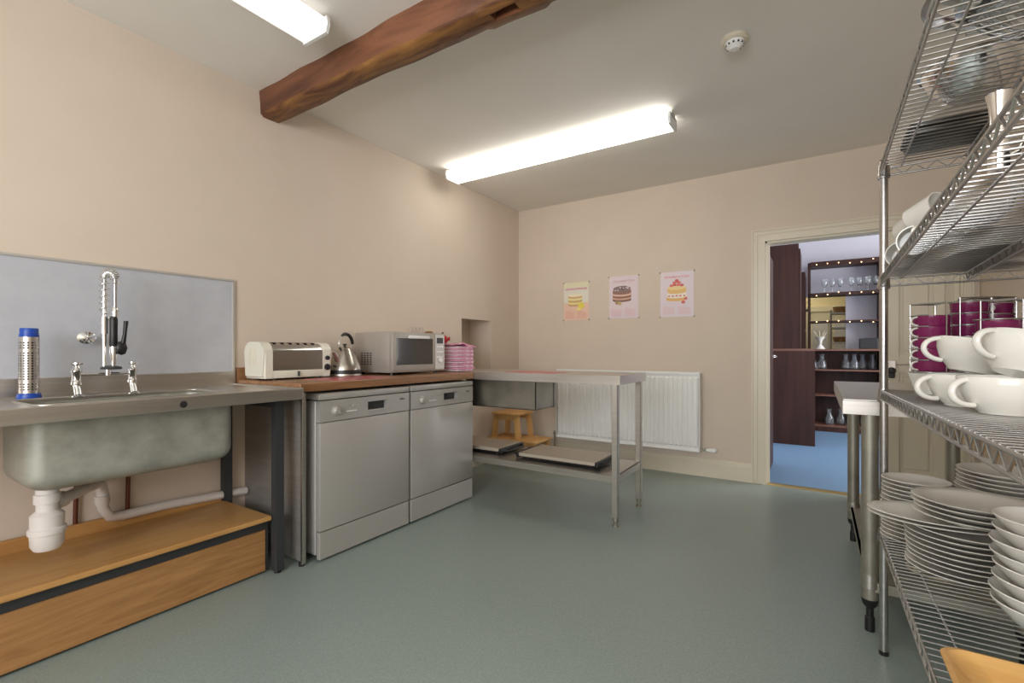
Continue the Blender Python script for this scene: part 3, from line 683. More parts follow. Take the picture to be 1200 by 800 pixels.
# tea towels
tp = None; nz = 13; th_ = .0140
for k in range(nz):
    b = B(); x0, x1, y0, y1 = -2.46, -2.205, 2.708, 2.89; z = .9025+k*th_
    rr = random.Random(k+1)
    ox = rr.uniform(-.006, .006); x1 += ox
    pr = [(y0, .001), (y0, th_*.8), (y1-.006, th_*.9), (y1+ox, th_*.7), (y1+ox, th_*.25), (y1-.006, 0)]
    t2 = B(); nx = 10
    rings = []
    for i in range(nx+1):
        x = x0+(x1-x0)*i/nx; rings.append([t2.verts.new((x, p[0]+.002*math.sin(i*1.3+k), z+p[1]*(1+.0*i))) for p in pr])
    for i in range(nx):
        for j in range(6): t2.faces.new((rings[i][j], rings[i][(j+1) % 6], rings[i+1][(j+1) % 6], rings[i+1][j]))
    t2.faces.new(rings[0][::-1]); t2.faces.new(rings[-1])
    bmesh.ops.bevel(t2, geom=[e for e in t2.edges if all(abs(v.co.x-x1) < 1e-5 for v in e.verts)], offset=.003, segments=2, affect='EDGES', clamp_overlap=True)
    o = tag(obj('tea_towel', t2, M['pink'] if k % 2 else M['pinkpale'], None, 50), 'folded pink checked tea towel in the stack by the microwave, %s' % ORD[nz-k if k < nz else 0], 'tea towel', 'folded pink tea towels')
    o.rotation_euler = (0, 0, R(rr.uniform(-2, 2)))
b = B(); n = 14; z = .9025+nz*th_
g = [[b.verts.new((-2.47+.275*i/n, 2.700+.2*j/n, z+.006+.012*max(0, math.sin(i*.55+.5))*math.cos(j*.25)+.006*math.sin(j*.9+i*.3)+(.02 if i < 4 else 0)*(1-j/n))) for j in range(n+1)] for i in range(n+1)]
fs = [b.faces.new((g[i][j], g[i+1][j], g[i+1][j+1], g[i][j+1])) for i in range(n) for j in range(n)]
ex = bmesh.ops.extrude_face_region(b, geom=fs); bmesh.ops.translate(b, verts=[v for v in ex['geom'] if isinstance(v, bmesh.types.BMVert)], vec=(0, 0, .008))
tag(obj('tea_towel', b, M['pink'], None, 60), 'rumpled pink tea towel on top of the folded stack', 'tea towel', 'folded pink tea towels')
b = B(); lathe(b, [(0, 0), (.03, 0), (.038, .02), (.03, .05), (.012, .062), (0, .063)], (-2.40, 2.755, z+.026), 18, sx=1.1, sy=1.0)
tube(b, [(-2.39, 2.785, z+.04), (-2.38, 2.81, z+.065), (-2.38, 2.812, z+.045)], [.012, .011, .006], 8)
rm = obj('oven_mitt', b, M['red'], None, 50); tag(rm, 'bright red oven mitt lying on the pink towels', 'oven mitt')
b = B(); tube(b, [(-2.40, 2.705, z+.03), (-2.395, 2.73, z+.075), (-2.39, 2.75, z+.105)], [.004, .008, .006], 8)
tag(obj('black_tongs', b, M['black'], None, 50), 'black utensil handle leaning on the red mitt', 'utensil')

# ------------------------------------------------------------------ prep table by the back wall
PX0, PX1, PY0, PY1 = -2.585, -.982, 2.702, 3.20
t = thing('steel_prep_table', 'stainless steel prep table with undershelf and drawer box', 'table', (-1.7, 2.95, 0))
b = B(); box(b, PX0, PX1, PY0, PY1, .892, .902)
box(b, PX0, PX1, PY0, PY0+.012, .848, .892); box(b, PX0, PX1, PY1-.012, PY1, .848, .892); box(b, PX1-.012, PX1, PY0+.012, PY1-.012, .848, .892)
obj('table_top', b, M['steel'], t)
legs = [(-1.02, 2.73), (-1.02, 3.17), (-2.55, 2.73), (-2.55, 3.17)]
for x, y in legs:
    obj('leg', box(B(), x-.019, x+.019, y-.019, y+.019, .055, .892, .003, 1), M['steel'], t)
    obj('foot', lathe(B(), [(0, 0), (.02, 0), (.02, .008), (.012, .014), (.012, .03), (.018, .034), (.018, .056), (0, .056)], (x, y, 0), 16), M['steel_d'], t, 35)
b = B(); box(b, PX0+.02, PX1-.02, PY0+.015, PY1-.015, .298, .304); box(b, PX0+.02, PX1-.05, PY0+.012, PY0+.022, .262, .304); box(b, PX0+.02, PX1-.02, PY1-.022, PY1-.012, .262, .304); box(b, PX1-.035, PX1-.025, PY0+.02, PY1-.02, .262, .304)
obj('undershelf', b, M['steel'], t)
b = B(); box(b, -2.15, -1.59, 2.765, 3.02, .652, .656); box(b, -2.15, -1.59, 2.765, 2.77, .652, .85); box(b, -1.595, -1.59, 2.765, 3.02, .652, .85); box(b, -2.15, -2.145, 2.765, 3.02, .652, .85); box(b, -2.15, -1.59, 3.015, 3.02, .652, .85)
box(b, -1.61, -1.585, 3.02, 3.05, .648, .892); box(b, -2.18, -2.15, 2.765, 2.775, .652, .892)
obj('drawer_box', b, M['steel_box'], t)
for x0, x1 in ((-2.2, -2.16), (-1.6, -1.56)): obj('runner', box(B(), x0, x1, 2.80, 3.15, .84, .892), M['steel_box'], t)
b = B(); join(b, box(B(), -.19, .19, -.12, .12, 0, .002), Matrix.Translation((-1.64, 2.86, .902)) @ Matrix.Rotation(R(-4), 4, 'Z'))
tag(obj('place_mat', b, M['mat']), 'thin red place mat lying on the steel table', 'mat')
def hotplate(x0, x1, y0, y1, label, rz=0):
    cx, cy = (x0+x1)/2, (y0+y1)/2; z = .304
    t = thing('hotplate_tray', label, 'warming tray', (cx, cy, z), rz, 'warming trays on the undershelf')
    hx_, hy_ = (x1-x0)/2, (y1-y0)/2
    b = box(B(), -hx_, hx_, -hy_, hy_, .022, .046, .003, 1); obj('hot_surface', b, M['hot'], t, 40, local=True)
    obj('underside', box(B(), -hx_+.02, hx_-.02, -hy_+.02, hy_-.02, .008, .023), M['black'], t, local=True)
    for s in (-1, 1):
        b = B(); a, e = sorted((s*hx_, s*(hx_+.022))); box(b, a, e, -hy_, hy_, .012, .044, .004)
        tube(b, [(s*(hx_+.018), -hy_+.03, .028), (s*(hx_+.055), -hy_+.05, .026), (s*(hx_+.055), hy_-.05, .026), (s*(hx_+.018), hy_-.03, .028)], .008, 8)
        obj('handle', b, M['black'], t, 50, local=True)
        for yy in (-1, 1): obj('foot', cyl(B(), (s*(hx_-.04), yy*(hy_-.04)), .012, 0, .022, 10), M['black'], t, local=True)
    return t
hotplate(-1.74, -1.18, 2.79, 3.12, 'flat aluminium warming tray with black handles, right half of undershelf')
hotplate(-2.42, -1.93, 2.82, 3.13, 'flat aluminium warming tray nearest the dishwasher on the undershelf')

# step stool
t = thing('step_stool', 'small light wooden two-step stool behind the prep table', 'stool', (-2.36, 3.72, 0))
sx0, sx1, sy0, sy1 = -2.545, -2.255, 3.60, 3.88
obj('top_step', box(B(), sx0, sx1, sy0, sy1, .465, .487, .006), M['stool'], t, 40)
obj('lower_step', box(B(), sx0-.03, sx1+.20, sy0-.02, sy1+.0, .235, .257, .006), M['stool'], t, 40)
def slant(x, y, dx, dy):
    b = B(); s = .02; v = []
    for z, k in ((0, 1), (.466, 0)):
        for a, e in ((-s, -s), (s, -s), (s, s), (-s, s)): v.append(b.verts.new((x+dx*k+a, y+dy*k+e, z)))
    for f in ((0, 3, 2, 1), (4, 5, 6, 7), (0, 1, 5, 4), (1, 2, 6, 5), (2, 3, 7, 6), (3, 0, 4, 7)): b.faces.new([v[i] for i in f])
    return b
for x, y, dx, dy in ((sx0+.035, sy0+.035, -.05, -.01), (sx1-.035, sy0+.035, .05, -.01), (sx0+.035, sy1-.035, -.05, .01), (sx1-.035, sy1-.035, .05, .01)):
    obj('leg', slant(x, y, dx, dy), M['stool'], t)
for y in (sy0+.02, sy1-.05): obj('short_leg', box(B(), sx1+.14, sx1+.175, y, y+.035, 0, .236, .002), M['stool'], t)
for y in (sy0+.02, sy1-.045): obj('apron', box(B(), sx0+.03, sx1-.03, y, y+.022, .42, .466), M['stool'], t)
for y in (sy0+.01, sy1-.035): obj('lower_rail', box(B(), sx0-.01, sx1+.18, y, y+.022, .195, .236), M['stool'], t)

# radiator
rx0, rx1, rz0, rz1, ry = -2.15, -.822, .212, .872, 4.135
t = thing('radiator', 'long white panel radiator on the back wall', 'radiator', (-1.49, 4.18, rz0))
b = B(); n = 33; prof = []
for i in range(n):
    x = rx0+.012+(rx1-rx0-.024)*i/n; p = (rx1-rx0-.024)/n
    prof += [(x, 0), (x+p*.18, -.010), (x+p*.72, -.010), (x+p*.9, 0)]
prof.append((rx1-.012, 0))
rows = [(rz0+.012, 0), (rz0+.035, 0), (rz0+.048, 1), (rz1-.055, 1), (rz1-.042, 0), (rz1-.018, 0)]
g = [[b.verts.new((x, ry+.010+dy*k, z)) for x, dy in prof] for z, k in rows]
for a in range(len(rows)-1):
    for i in range(len(prof)-1): b.faces.new((g[a][i], g[a][i+1], g[a+1][i+1], g[a+1][i]))
obj('front_panel', b, M['white'], t)
obj('back_panel', box(B(), rx0+.01, rx1-.01, ry+.055, ry+.065, rz0+.01, rz1-.02), M['white'], t)
obj('bottom_edge', box(B(), rx0, rx1, ry+.0, ry+.012, rz0, rz0+.014, .003), M['white'], t)
b = B(); box(b, rx0, rx1, ry-.002, ry+.003, rz1-.02, rz1, .001, 1); box(b, rx0, rx1, ry+.068, ry+.072, rz1-.02, rz1)
for i in range(40): x = rx0+(rx1-rx0)*i/40; box(b, x, x+.012, ry, ry+.07, rz1-.006, rz1-.001)
obj('top_grille', b, M['white'], t)
for x in (rx0, rx1-.006): obj('side_panel', box(B(), x, x+.006, ry-.001, ry+.072, rz0+.006, rz1-.004), M['white'], t)
for x in (rx0+.2, rx1-.2): obj('wall_bracket', box(B(), x, x+.03, ry+.062, YB, rz0+.1, rz1-.15), M['white'], t)
vt = obj('thermostatic_valve', lathe(B(), [(0, 0), (.014, 0), (.016, .02), (.019, .022), (.021, .06), (.015, .075), (0, .076)], (rx1+.045, ry+.035, rz0+.02), 18, mtx=Matrix.Rotation(PI/2, 4, 'Y')), M['white'], t, 35)
b = B(); tube(b, [(rx1-.006, ry+.035, rz0+.02), (rx1+.05, ry+.035, rz0+.02)], .009); tube(b, [(rx1+.035, ry+.035, rz0+.02), (rx1+.035, YB, rz0+.02)], .0075)
obj('valve_pipe', b, M['steel_d'], t, 50)
b = B(); tube(b, [(rx0+.006, ry+.035, rz0+.03), (rx0-.05, ry+.035, rz0+.03)], .008); tube(b, [(rx0-.035, ry+.035, 0), (rx0-.035, ry+.035, rz0+.055)], .0075)
obj('left_valve', b, M['steel_d'], t, 50)

# ------------------------------------------------------------------ posters
def disc(cx, cz, rx, rz, y, n=28, jag=0, seed=0):
    rg = random.Random(seed); pts = []
    for i in range(n):
        k = 1+jag*rg.uniform(-1, 1); pts.append((cx+rx*k*math.cos(2*PI*i/n), y, cz+rz*k*math.sin(2*PI*i/n)))
    b = B(); b.faces.new([b.verts.new(p) for p in pts]); return b
def layer(cx, cz, rx, rz, hh, y, n=14):     # slab of cake seen from slightly above
    pts = [(cx+rx*math.cos(PI*i/n), y, cz+hh+rz*math.sin(PI*i/n)) for i in range(n+1)]+[(cx-rx*math.cos(PI*i/n), y, cz-rz*math.sin(PI*i/n)) for i in range(n+1)]
    b = B(); b.faces.new([b.verts.new(p) for p in pts]); return b
def poster(label, x0, x1, z0, z1, bg, title, tcol, kind):
    y = YB-.002
    t = thing('poster', label, 'poster', ((x0+x1)/2, y, z0), 0, 'cake posters on the back wall')
    obj('sheet', box(B(), x0, x1, YB-.0025, YB-.0008, z0, z1), flat(bg), t); cx = (x0+x1)/2; W_ = x1-x0
    yy = [YB-.0030]
    def add(n, b, c):
        yy[0] -= .00012; c = tuple(int(u*.74+v*.26) for u, v in zip(c, bg)); bmesh.ops.translate(b, verts=b.verts[:], vec=(0, yy[0]-y, 0)); obj(n, b, flat(c), t)
    if kind == 0:
        q = B(); box(q, x0, x1, y, y+.0001, z0, z0+.17); add('lower_tint', q, (238, 190, 168))
        q = B(); box(q, x0, x1, y, y+.0001, z1-.05, z1); add('upper_tint', q, (226, 220, 178))
        for k, (c, h_) in enumerate((((206, 150, 90), .016), ((240, 220, 130), .03), ((206, 160, 90), .012), ((240, 226, 150), .028), ((214, 160, 96), .012), ((244, 234, 190), .004))):
            add('cake_layer', layer(cx-.01, z0+.145+k*.019, .075, .012, h_, y), c)
        add('lemon', disc(cx+.055, z0+.14, .035, .028, y), (238, 214, 44)); add('lemon_slice', disc(cx+.03, z0+.105, .026, .013, y), (244, 228, 110))
    if kind == 1:
        for k, (c, h_) in enumerate((((96, 58, 44), .02), ((206, 150, 116), .02), ((116, 66, 46), .02), ((226, 180, 150), .016), ((120, 76, 56), .02))):
            add('cake_layer', layer(cx-.015, z0+.165+k*.017, .088, .016, h_, y), c)
        add('icing', disc(cx-.015, z0+.272, .084, .026, y), (112, 88, 84))
        rg = random.Random(2)
        for k in range(16): add('chocolate_curl', disc(cx-.015+rg.uniform(-.065, .065), z0+.272+rg.uniform(-.015, .015), .009, .005, y, 8), ((226, 214, 206), (64, 40, 34))[k % 2])
        add('truffle', disc(cx-.06, z0+.145, .018, .018, y, 16), (150, 112, 66)); add('truffle', disc(cx-.033, z0+.137, .018, .018, y, 16), (186, 156, 92))
    if kind == 2:
        for k, (c, h_) in enumerate((((232, 170, 66), .022), ((246, 236, 214), .03), ((236, 184, 84), .035), ((248, 214, 130), .008))):
            add('cake_layer', layer(cx, z0+.15+(0, .024, .064, .098)[k], .086-.004*k, .014, h_, y), c)
        rg = random.Random(4)
        for k in range(5): add('strawberry', disc(cx-.065+k*.032, z0+.183+rg.uniform(-.003, .003), .010, .006, y, 10), (206, 52, 50))
        for k, (a, e) in enumerate(((-.045, 0), (-.018, .006), (.012, .004), (.042, 0), (-.02, .024), (.008, .03), (.02, .022), (0, .042))):
            add('strawberry', disc(cx+a, z0+.272+e, .016, .012, y, 12), ((222, 84, 72), (206, 52, 50))[k % 2])
        add('strawberry', disc(cx+.075, z0+.155, .014, .013, y, 12), (222, 90, 70)); add('strawberry', disc(cx+.055, z0+.125, .017, .014, y, 12), (214, 74, 66))
    text_mesh(title, .030 if kind else .026, flat(tcol), 'title', t, (cx, YB-.006, z1-(.045 if kind else .065)), (PI/2, 0, 0), (W_*.86)/(len(title)*.030*.53))
    q = B()
    for s in (0, 1):
        for k in range(6): box(q, x0+.02+s*W_*.48, x0+.02+s*W_*.48+W_*(.36 if k < 5 else .2), y-.0035, y-.0034, z0+.025+k*.012, z0+.028+k*.012)
    obj('recipe_lines', q, flat((232, 178, 180) if kind else (232, 160, 140)), t)
    for x in (x0-.004, x1+.004):
        for z in (z0+.002, z1-.002):
            q = B(); lathe(q, [(0, 0), (.008, 0), (.006, .005), (0, .006)], (x, YB, z), 10, mtx=Matrix.Rotation(PI/2, 4, 'X')); obj('pin', q, M['steel_d'], t)
poster('leftmost cake poster, lemon cake on a cream and pink sheet', -2.113, -1.85, 1.348, 1.716, (228, 222, 206), 'LEMON SPONGE', (216, 60, 130), 0)
poster('middle cake poster, brown chocolate layer cake on pale pink', -1.643, -1.368, 1.350, 1.738, (228, 210, 214), 'Chocolate Cake', (206, 158, 172), 1)
poster('rightmost cake poster, strawberry cream cake on pale lilac', -1.169, -.89, 1.344, 1.736, (228, 214, 218), 'Strawberry Cake', (238, 140, 150), 2)

# ------------------------------------------------------------------ steel table by the right wall
t = thing('steel_side_table', 'stainless steel side table with round legs beside the doorway', 'table', (.36, 2.7, 0))
QX0, QX1, QY0, QY1 = .078, .66, 2.20, 3.42
b = B(); box(b, QX0, QX1, QY0, QY1, .862, .87, .002, 1)
box(b, QX0, QX1, QY0, QY0+.012, .812, .862); box(b, QX0, QX1, QY1-.012, QY1, .812, .862); box(b, QX0, QX0+.012, QY0+.012, QY1-.012, .812, .862); box(b, QX1-.012, QX1, QY0+.012, QY1-.012, .812, .862)
obj('table_top', b, M['steel'], t)
for x in (.163, .575):
    for y in (2.235, 3.24):
        obj('leg', cyl(B(), (x, y), .027, .12, .862, 20), M['steel_d'], t, 40)
        obj('foot', lathe(B(), [(0, 0), (.016, 0), (.016, .05), (.012, .055), (.012, .085), (.024, .1), (.028, .122), (0, .122)], (x, y, 0), 16), M['black'], t, 35)
        obj('shelf_clamp', cyl(B(), (x, y), .031, .165, .215, 20), M['steel'], t, 40)
b = B(); box(b, .15, .60, 2.215, 3.26, .185, .191); box(b, .15, .60, 2.212, 2.22, .155, .191); box(b, .15, .16, 2.215, 3.26, .155, .191); box(b, .59, .60, 2.215, 3.26, .155, .191)
obj('undershelf', b, M['steel_d'], t)
t = thing('wicker_basket', 'brown wicker basket on the undershelf of the side table', 'basket', (.38, 2.95, .191))
q = B(); lathe(q, [(0, 0), (.15, 0), (.18, .16), (.17, .16), (.142, .008), (0, .008)], (.38, 2.95, .191), 24, sy=.8)
obj('weave', q, M['wicker'], t, 40)
for k in range(5):
    z = .205+k*.033; r = .152+.03*(k*.033/.16)
    obj('band', tube(B(), [(.38+r*math.cos(a*PI/12), 2.95+r*.8*math.sin(a*PI/12), z) for a in range(24)], .006, 6, closed=True), M['wicker'], t, 60)
b = B(); pts = []
for i in range(60):
    a = i*.42; pts.append((.40+(.085+.03*math.sin(a*.23))*math.cos(a), 2.42+(.075+.02*math.cos(a*.31))*math.sin(a), .197+.0006*i))
tag(obj('cord_coil', tube(b, pts, .005, 6), M['rope'], None, 60), 'loose cream cord coiled on the undershelf beside the basket', 'cord')

# ------------------------------------------------------------------ wire shelving rack
RX0, RX1, RY0, RY1 = .178, .622, .42, 2.095
ZS = [1.688, 1.305, .915, .432]; TILT = .0195
def zs(k, y): return ZS[k]+TILT*(RY1-y)
rack = thing('wire_shelving_rack', 'tall chrome wire shelving rack along the right wall', 'shelving', (.4, 1.25, 0))
for x in (RX0+.0125, RX1-.0125):
    for y in (RY0+.0125, RY1-.0125):
        top = zs(0, y)+.018
        p = obj('post', cyl(B(), (x, y), .0125, .012, top, 20), M['wire'], rack, 40)
        q = B()
        for i in range(int((top-.06)/.0254)): lathe(q, [(.0125, 0), (.0127, .0008), (.0125, .0016)], (x, y, .05+i*.0254), 14)
        g_ = obj('groove_rings', q, M['steel_d'], p); g_['kind'] = 'stuff'
        obj('foot', cyl(B(), (x, y), .014, 0, .014, 14), M['black'], p)
        obj('post_cap', lathe(B(), [(0, 0), (.013, 0), (.012, .004), (0, .006)], (x, y, top), 16), M['black'], p)
def wire_shelf(k):
    xa, xb, ya, yb = RX0+.0125, RX1-.0125, RY0+.0125, RY1-.0125
    b = B(); z = lambda y: zs(k, y)
    def run(x0, y0, x1, y1, dz=.030):
        tube(b, [(x0, y0, z(y0)-.004), (x1, y1, z(y1)-.004)], .0032, 8); tube(b, [(x0, y0, z(y0)-dz), (x1, y1, z(y1)-dz)], .0032, 8)
        L = math.hypot(x1-x0, y1-y0); n = int(L/.027); pts = []
        for i in range(n+1):
            u = (i+.0)/n; y = y0+(y1-y0)*u; pts.append((x0+(x1-x0)*u, y, z(y)-(.005 if i % 2 else dz)))
        tube(b, pts, .0021, 6)
    run(xa-.010, ya, xa-.010, yb); run(xb+.010, ya, xb+.010, yb); run(xa, ya-.010, xb, ya-.010); run(xa, yb+.010, xb, yb+.010); run((xa+xb)/2, ya, (xa+xb)/2, yb)
    s = obj('wire_shelf', b, M['wire'], rack, 60)
    for x in (xa+.048, xb-.048): obj('long_wire', tube(B(), [(x, ya-.008, z(ya)-.0065), (x, yb+.010, z(yb)-.0065)], .0026, 8), M['wire'], s, 60)
    n = 62; first = None
    for i in range(n):
        y = ya+.012+(yb-ya-.024)*i/(n-1)
        if first is None:
            first = obj('cross_wire', tube(B(), [(xa-.010, y, z(y)), (xb+.010, y, z(y))], .0021, 6), M['wire'], s, 60); y_0, z_0 = y, z(y)
        else:
            c = first.copy(); C.objects.link(c); c.parent = s; c.location = first.location+Vector((0, y-y_0, z(y)-z_0))
    for x in (xa, xb):
        for y in (ya, yb):
            q = B(); lathe(q, [(.0126, -.036), (.019, -.036), (.0155, .004), (.0126, .004)], (x, y, z(y)), 20); lathe(q, [(.0128, -.043), (.0175, -.042), (.0175, -.037), (.0126, -.036)], (x, y, z(y)), 20)
            obj('corner_collar', q, M['wire'], s, 35)
for k in range(4): wire_shelf(k)
WT = .0022   # cross wires' top above zs
AX = (-math.atan(TILT), 0, 0)
def sit(k, y): return zs(k, y)+WT

# plates ---------------------------------------------------------
def plate_mesh(name, r, h, m, sx=1, sy=1):
    b = lathe(B(), [(0, 0), (r*.60, 0), (r*.62, .002), (r*.80, h*.55), (r*.99, h), (r, h+.0012), (r*.985, h+.0025), (r*.80, h*.55+.004), (r*.60, .0045), (0, .004)], n=48, sx=sx, sy=sy)
    o = obj(name, b, m, None, 50); o['_w'] = [0, 0, 0]; return o
def plate_stack(name, cx, cy, k, n, pitch, r, h, where, cat, group, names, start=0, m=None, jit=.003, first_z=None, sx=1, sy=1, total=None, rs=None):
    p = None; z = first_z if first_z is not None else sit(k, cy)+.0006
    rg = random.Random(n*7+int(cx*100))
    for i in range(n):
        jx, jy = rg.uniform(-jit, jit), rg.uniform(-jit, jit)
        if p is None: p = plate_mesh(name, r, h, m or M['plates'], sx, sy); o = p
        else: o = dup(p, (0, 0, 0))
        o.location = (cx+jx, cy+jy, z+i*pitch); o.rotation_euler = AX
        if rs: o.scale = (rs[i], rs[i], 1)
        tag(o, where % names[n-1-i], cat, group)
    return z+n*pitch
def zz(k, y, r): return sit(k, y)+.0006+TILT*0
plate_stack('side_plate', .262, 1.985, 3, 15, .0134, .088, .013, 'small white side plate in the far corner stack behind the post, %s', 'plate', 'side plates in the far corner stack', ORD)
plate_stack('dinner_plate', .482, 1.985, 3, 20, .0124, .125, .018, 'white dinner plate in the tall stack at the rack back, %s', 'plate', 'dinner plates in the tall back stack', ORD)
z1 = plate_stack('dinner_plate', .335, 1.745, 3, 9, .0138, .127, .018, 'white dinner plate in the front stack below the oval dishes, %s there', 'plate', 'dinner plates in the front stack', ORD, jit=.004)
z2 = plate_stack('oval_platter', .285, 1.765, 3, 2, .011, .115, .012, 'thin white oval platter jutting out of the front plate stack, %s of two', 'platter', 'oval platters in the front stack', ['upper', 'lower'], first_z=z1+.003, sx=1.42, jit=.001)
plate_stack('dinner_plate', .355, 1.735, 3, 4, .0135, .133, .018, 'white dinner plate in the front stack above the oval dishes, %s', 'plate', 'dinner plates in the front stack', ORD, first_z=z2+.003, jit=.004)
# bowls
def bowl_mesh(r, h): return lathe(B(), [(0, 0), (r*.42, 0), (r*.44, .004), (r*.7, h*.35), (r*.93, h*.82), (r, h), (r*.985, h+.002), (r*.91, h*.84), (r*.66, h*.38), (r*.35, .009), (0, .008)], n=48)
p = None; nb = 8; ey = 1.45
for i in range(nb):
    if p is None: p = obj('pasta_bowl', bowl_mesh(.105, .062), M['china'], None, 50); o = p
    else: o = dup(p, (0, 0, 0))
    o.location = (.425-.004*math.sin(i*1.7), ey+.003*math.cos(i*2.1), sit(3, ey)+.001+i*.0262); o.rotation_euler = AX
    tag(o, 'deep white bowl in the nested stack at the right edge, %s' % ORD[nb-1-i], 'bowl', 'nested white bowls')
# wooden tray
t = thing('wooden_tray', 'pale bamboo serving tray lying on the low wire shelf', 'tray', (.378, 1.0, sit(3, 1.0)+.003))
def trayb():
    bm = B(); rings = []
    for (hx, hy, z) in ((.15, .15, 0), (.19, .195, .042), (.182, .187, .044), (.143, .143, .008)):
        v = []; r = .035
        for cx, cy, a in ((hx-r, hy-r, 0), (-hx+r, hy-r, 90), (-hx+r, -hy+r, 180), (hx-r, -hy+r, 270)): v += [bm.verts.new((x, y, z)) for x, y in arc(cx, cy, r, a, a+90, 6)]
        rings.append(v)
    bm.faces.new(rings[0][::-1]); bm.faces.new(rings[-1])
    for A, Q in zip(rings, rings[1:]):
        for k in range(len(A)): bm.faces.new((A[k], A[(k+1) % len(A)], Q[(k+1) % len(A)], Q[k]))
    return bm
tr = obj('tray_body', trayb(), M['tray'], t, 35, local=True)
t.rotation_euler = AX

# stacking cup stands on the third shelf --------------------------
def cup_stand(x, y, n, rz, label, extra=0, bowl=False, hz=.047):
    z = sit(2, y)
    if bowl:
        q = B(); rings = []
        for hw, zz_ in ((.028, 0), (.040, .058), (.042, .062), (.039, .060), (.026, .004)):
            rr = .012; v = []
            for cx, cy, a in ((hw-rr, hw-rr, 0), (-hw+rr, hw-rr, 90), (-hw+rr, -hw+rr, 180), (hw-rr, -hw+rr, 270)): v += [q.verts.new((px, py, zz_)) for px, py in arc(cx, cy, rr, a, a+90, 4)]
            rings.append(v)
        q.faces.new(rings[0][::-1]); q.faces.new(rings[-1])
        for A, Q in zip(rings, rings[1:]):
            for k in range(len(A)): q.faces.new((A[k], A[(k+1) % len(A)], Q[(k+1) % len(A)], Q[k]))
        o = obj('square_bowl', q, M['china'], None, 35); o.location = (x, y, z+.001); o.rotation_euler = (AX[0], 0, rz)
        tag(o, 'small square white bowl beneath the '+bowl, 'bowl', 'square bowls under the cup stands'); z += .0632
    t = thing('cup_stand', label, 'cup rack', (x, y, z), rz, 'wire stands of maroon cups')
    R_ = .0475; hgt = n*hz+.01+extra
    b = B(); tube(b, [(R_*math.cos(a*PI/12), R_*math.sin(a*PI/12), .003) for a in range(24)], .002, 6, closed=True); tube(b, [(-R_, 0, .003), (R_, 0, .003)], .002, 6); obj('base_ring', b, M['wire'], t, 60, local=True)
    for a in (35, 145, 270):
        a = R(a); obj('upright', tube(B(), [(R_*math.cos(a), R_*math.sin(a), .003), (R_*math.cos(a), R_*math.sin(a), hgt)], .002, 6), M['wire'], t, 60, local=True)
    b = B(); p3 = [(R_*math.cos(R(a)), R_*math.sin(R(a)), hgt) for a in (35, 145, 270)]
    tube(b, [p3[0], p3[1]], .002, 6); tube(b, [p3[1], p3[2]], .002, 6); tube(b, [p3[2], p3[0]], .002, 6); obj('top_frame', b, M['wire'], t, 60, local=True)
    for i in range(n):
        obj('ring', tube(B(), [(R_*math.cos(R(a)), R_*math.sin(R(a)), .008+hz*(i+.93)) for a in range(-70, 221, 10)], .0018, 6), M['wire'], t, 60, local=True)
    return t, z
def mk_cup(h=.034, r=.044):
    o = thing('maroon_cup', 'x', 'cup', (0, 0, 0))
    obj('cup_body', lathe(B(), [(0, 0), (r*.93, 0), (r*.96, .002), (r, h), (r*.95, h), (r*.9, .004), (0, .004)], n=28), M['maroon'], o, 40, local=True)
    pts = [(-r*.96+.004-.024*math.sin(PI*i/10), 0, h*.5+.0135*math.cos(PI*i/10)) for i in range(11)]
    obj('cup_handle', tube(B(), pts, [.0032]*11, 8), M['china'], o, 60, local=True)['label'] = 'white loop handle'
    return o
cup0 = None; PIT = .0345
for x, y, n, rz, wh, ex in ((.279, 1.843, 5, 35, 'leftmost cup stand', .03), (.379, 1.935, 6, 200, 'second cup stand from the left', .006),
        (.449, 2.01, 6, 215, 'third cup stand from the left', .012), (.394, 1.728, 4, 180, 'cup stand right behind the soup cups', .045),
        (.496, 1.805, 4, 25, 'tall-topped cup stand near the wall', .05), (.547, 1.97, 6, 190, 'cup stand nearest the right photo edge', .01)):
    pt_ = .0325 if n == 5 else PIT
    t, z = cup_stand(x, y, n, R(rz), 'wire stand of maroon cups, '+wh, ex, wh, pt_)
    for i in range(n):
        if cup0 is None: cup0 = mk_cup(); o = cup0; o.location = (x, y, z+.0055+i*pt_); o.rotation_euler = (0, 0, R(rz))
        else: o = dup(cup0, (x, y, z+.0055+i*pt_), (0, 0, R(rz)))
        if n == 5: o.scale = (1, 1, .93)
        tag(o, 'maroon cup in the %s, %s' % (wh, ORD[n-1-i]), 'cup', 'maroon cups on wire stands')

# big handled soup cups --------------------------------------------
def soup():
    o = thing('soup_cup', 'x', 'cup', (0, 0, 0))
    obj('cup_body', lathe(B(), [(0, 0), (.038, 0), (.040, .004), (.056, .02), (.067, .045), (.070, .066), (.0685, .068), (.064, .046), (.052, .022), (.035, .008), (0, .007)], n=48), M['china'], o, 50, local=True)
    pts = []
    for i in range(17):
        a = R(-8+ (196)*i/16); pts.append((-.060-.032*math.sin(a), 0, .039+.024*math.cos(a)))
    b = tube(B(), pts, [.0052]*17, 12); 
    for v in b.verts: v.co.y *= 1.5
    obj('cup_handle', b, M['china'], o, 60, local=True)
    return o
s0 = soup(); zb = lambda y: sit(2, y)+.001
spec = [((.290, 1.22), 0, (0, 0), 0, 'upright in the lower layer, nearest the camera'), ((.270, 1.385), 0, (0, 0), -8, 'upright in the lower layer, further back'), ((.45, 1.28), 0, (0, 0), 160, 'lower layer by the right photo edge'),
        ((.312, 1.245), .060, (0, 19), 4, 'tilted on the upper layer, largest in view'), ((.280, 1.415), .060, (0, 12), -15, 'tilted on the upper layer, further back on the left'), ((.45, 1.36), .060, (0, 0), -20, 'upper layer at the right photo edge')]
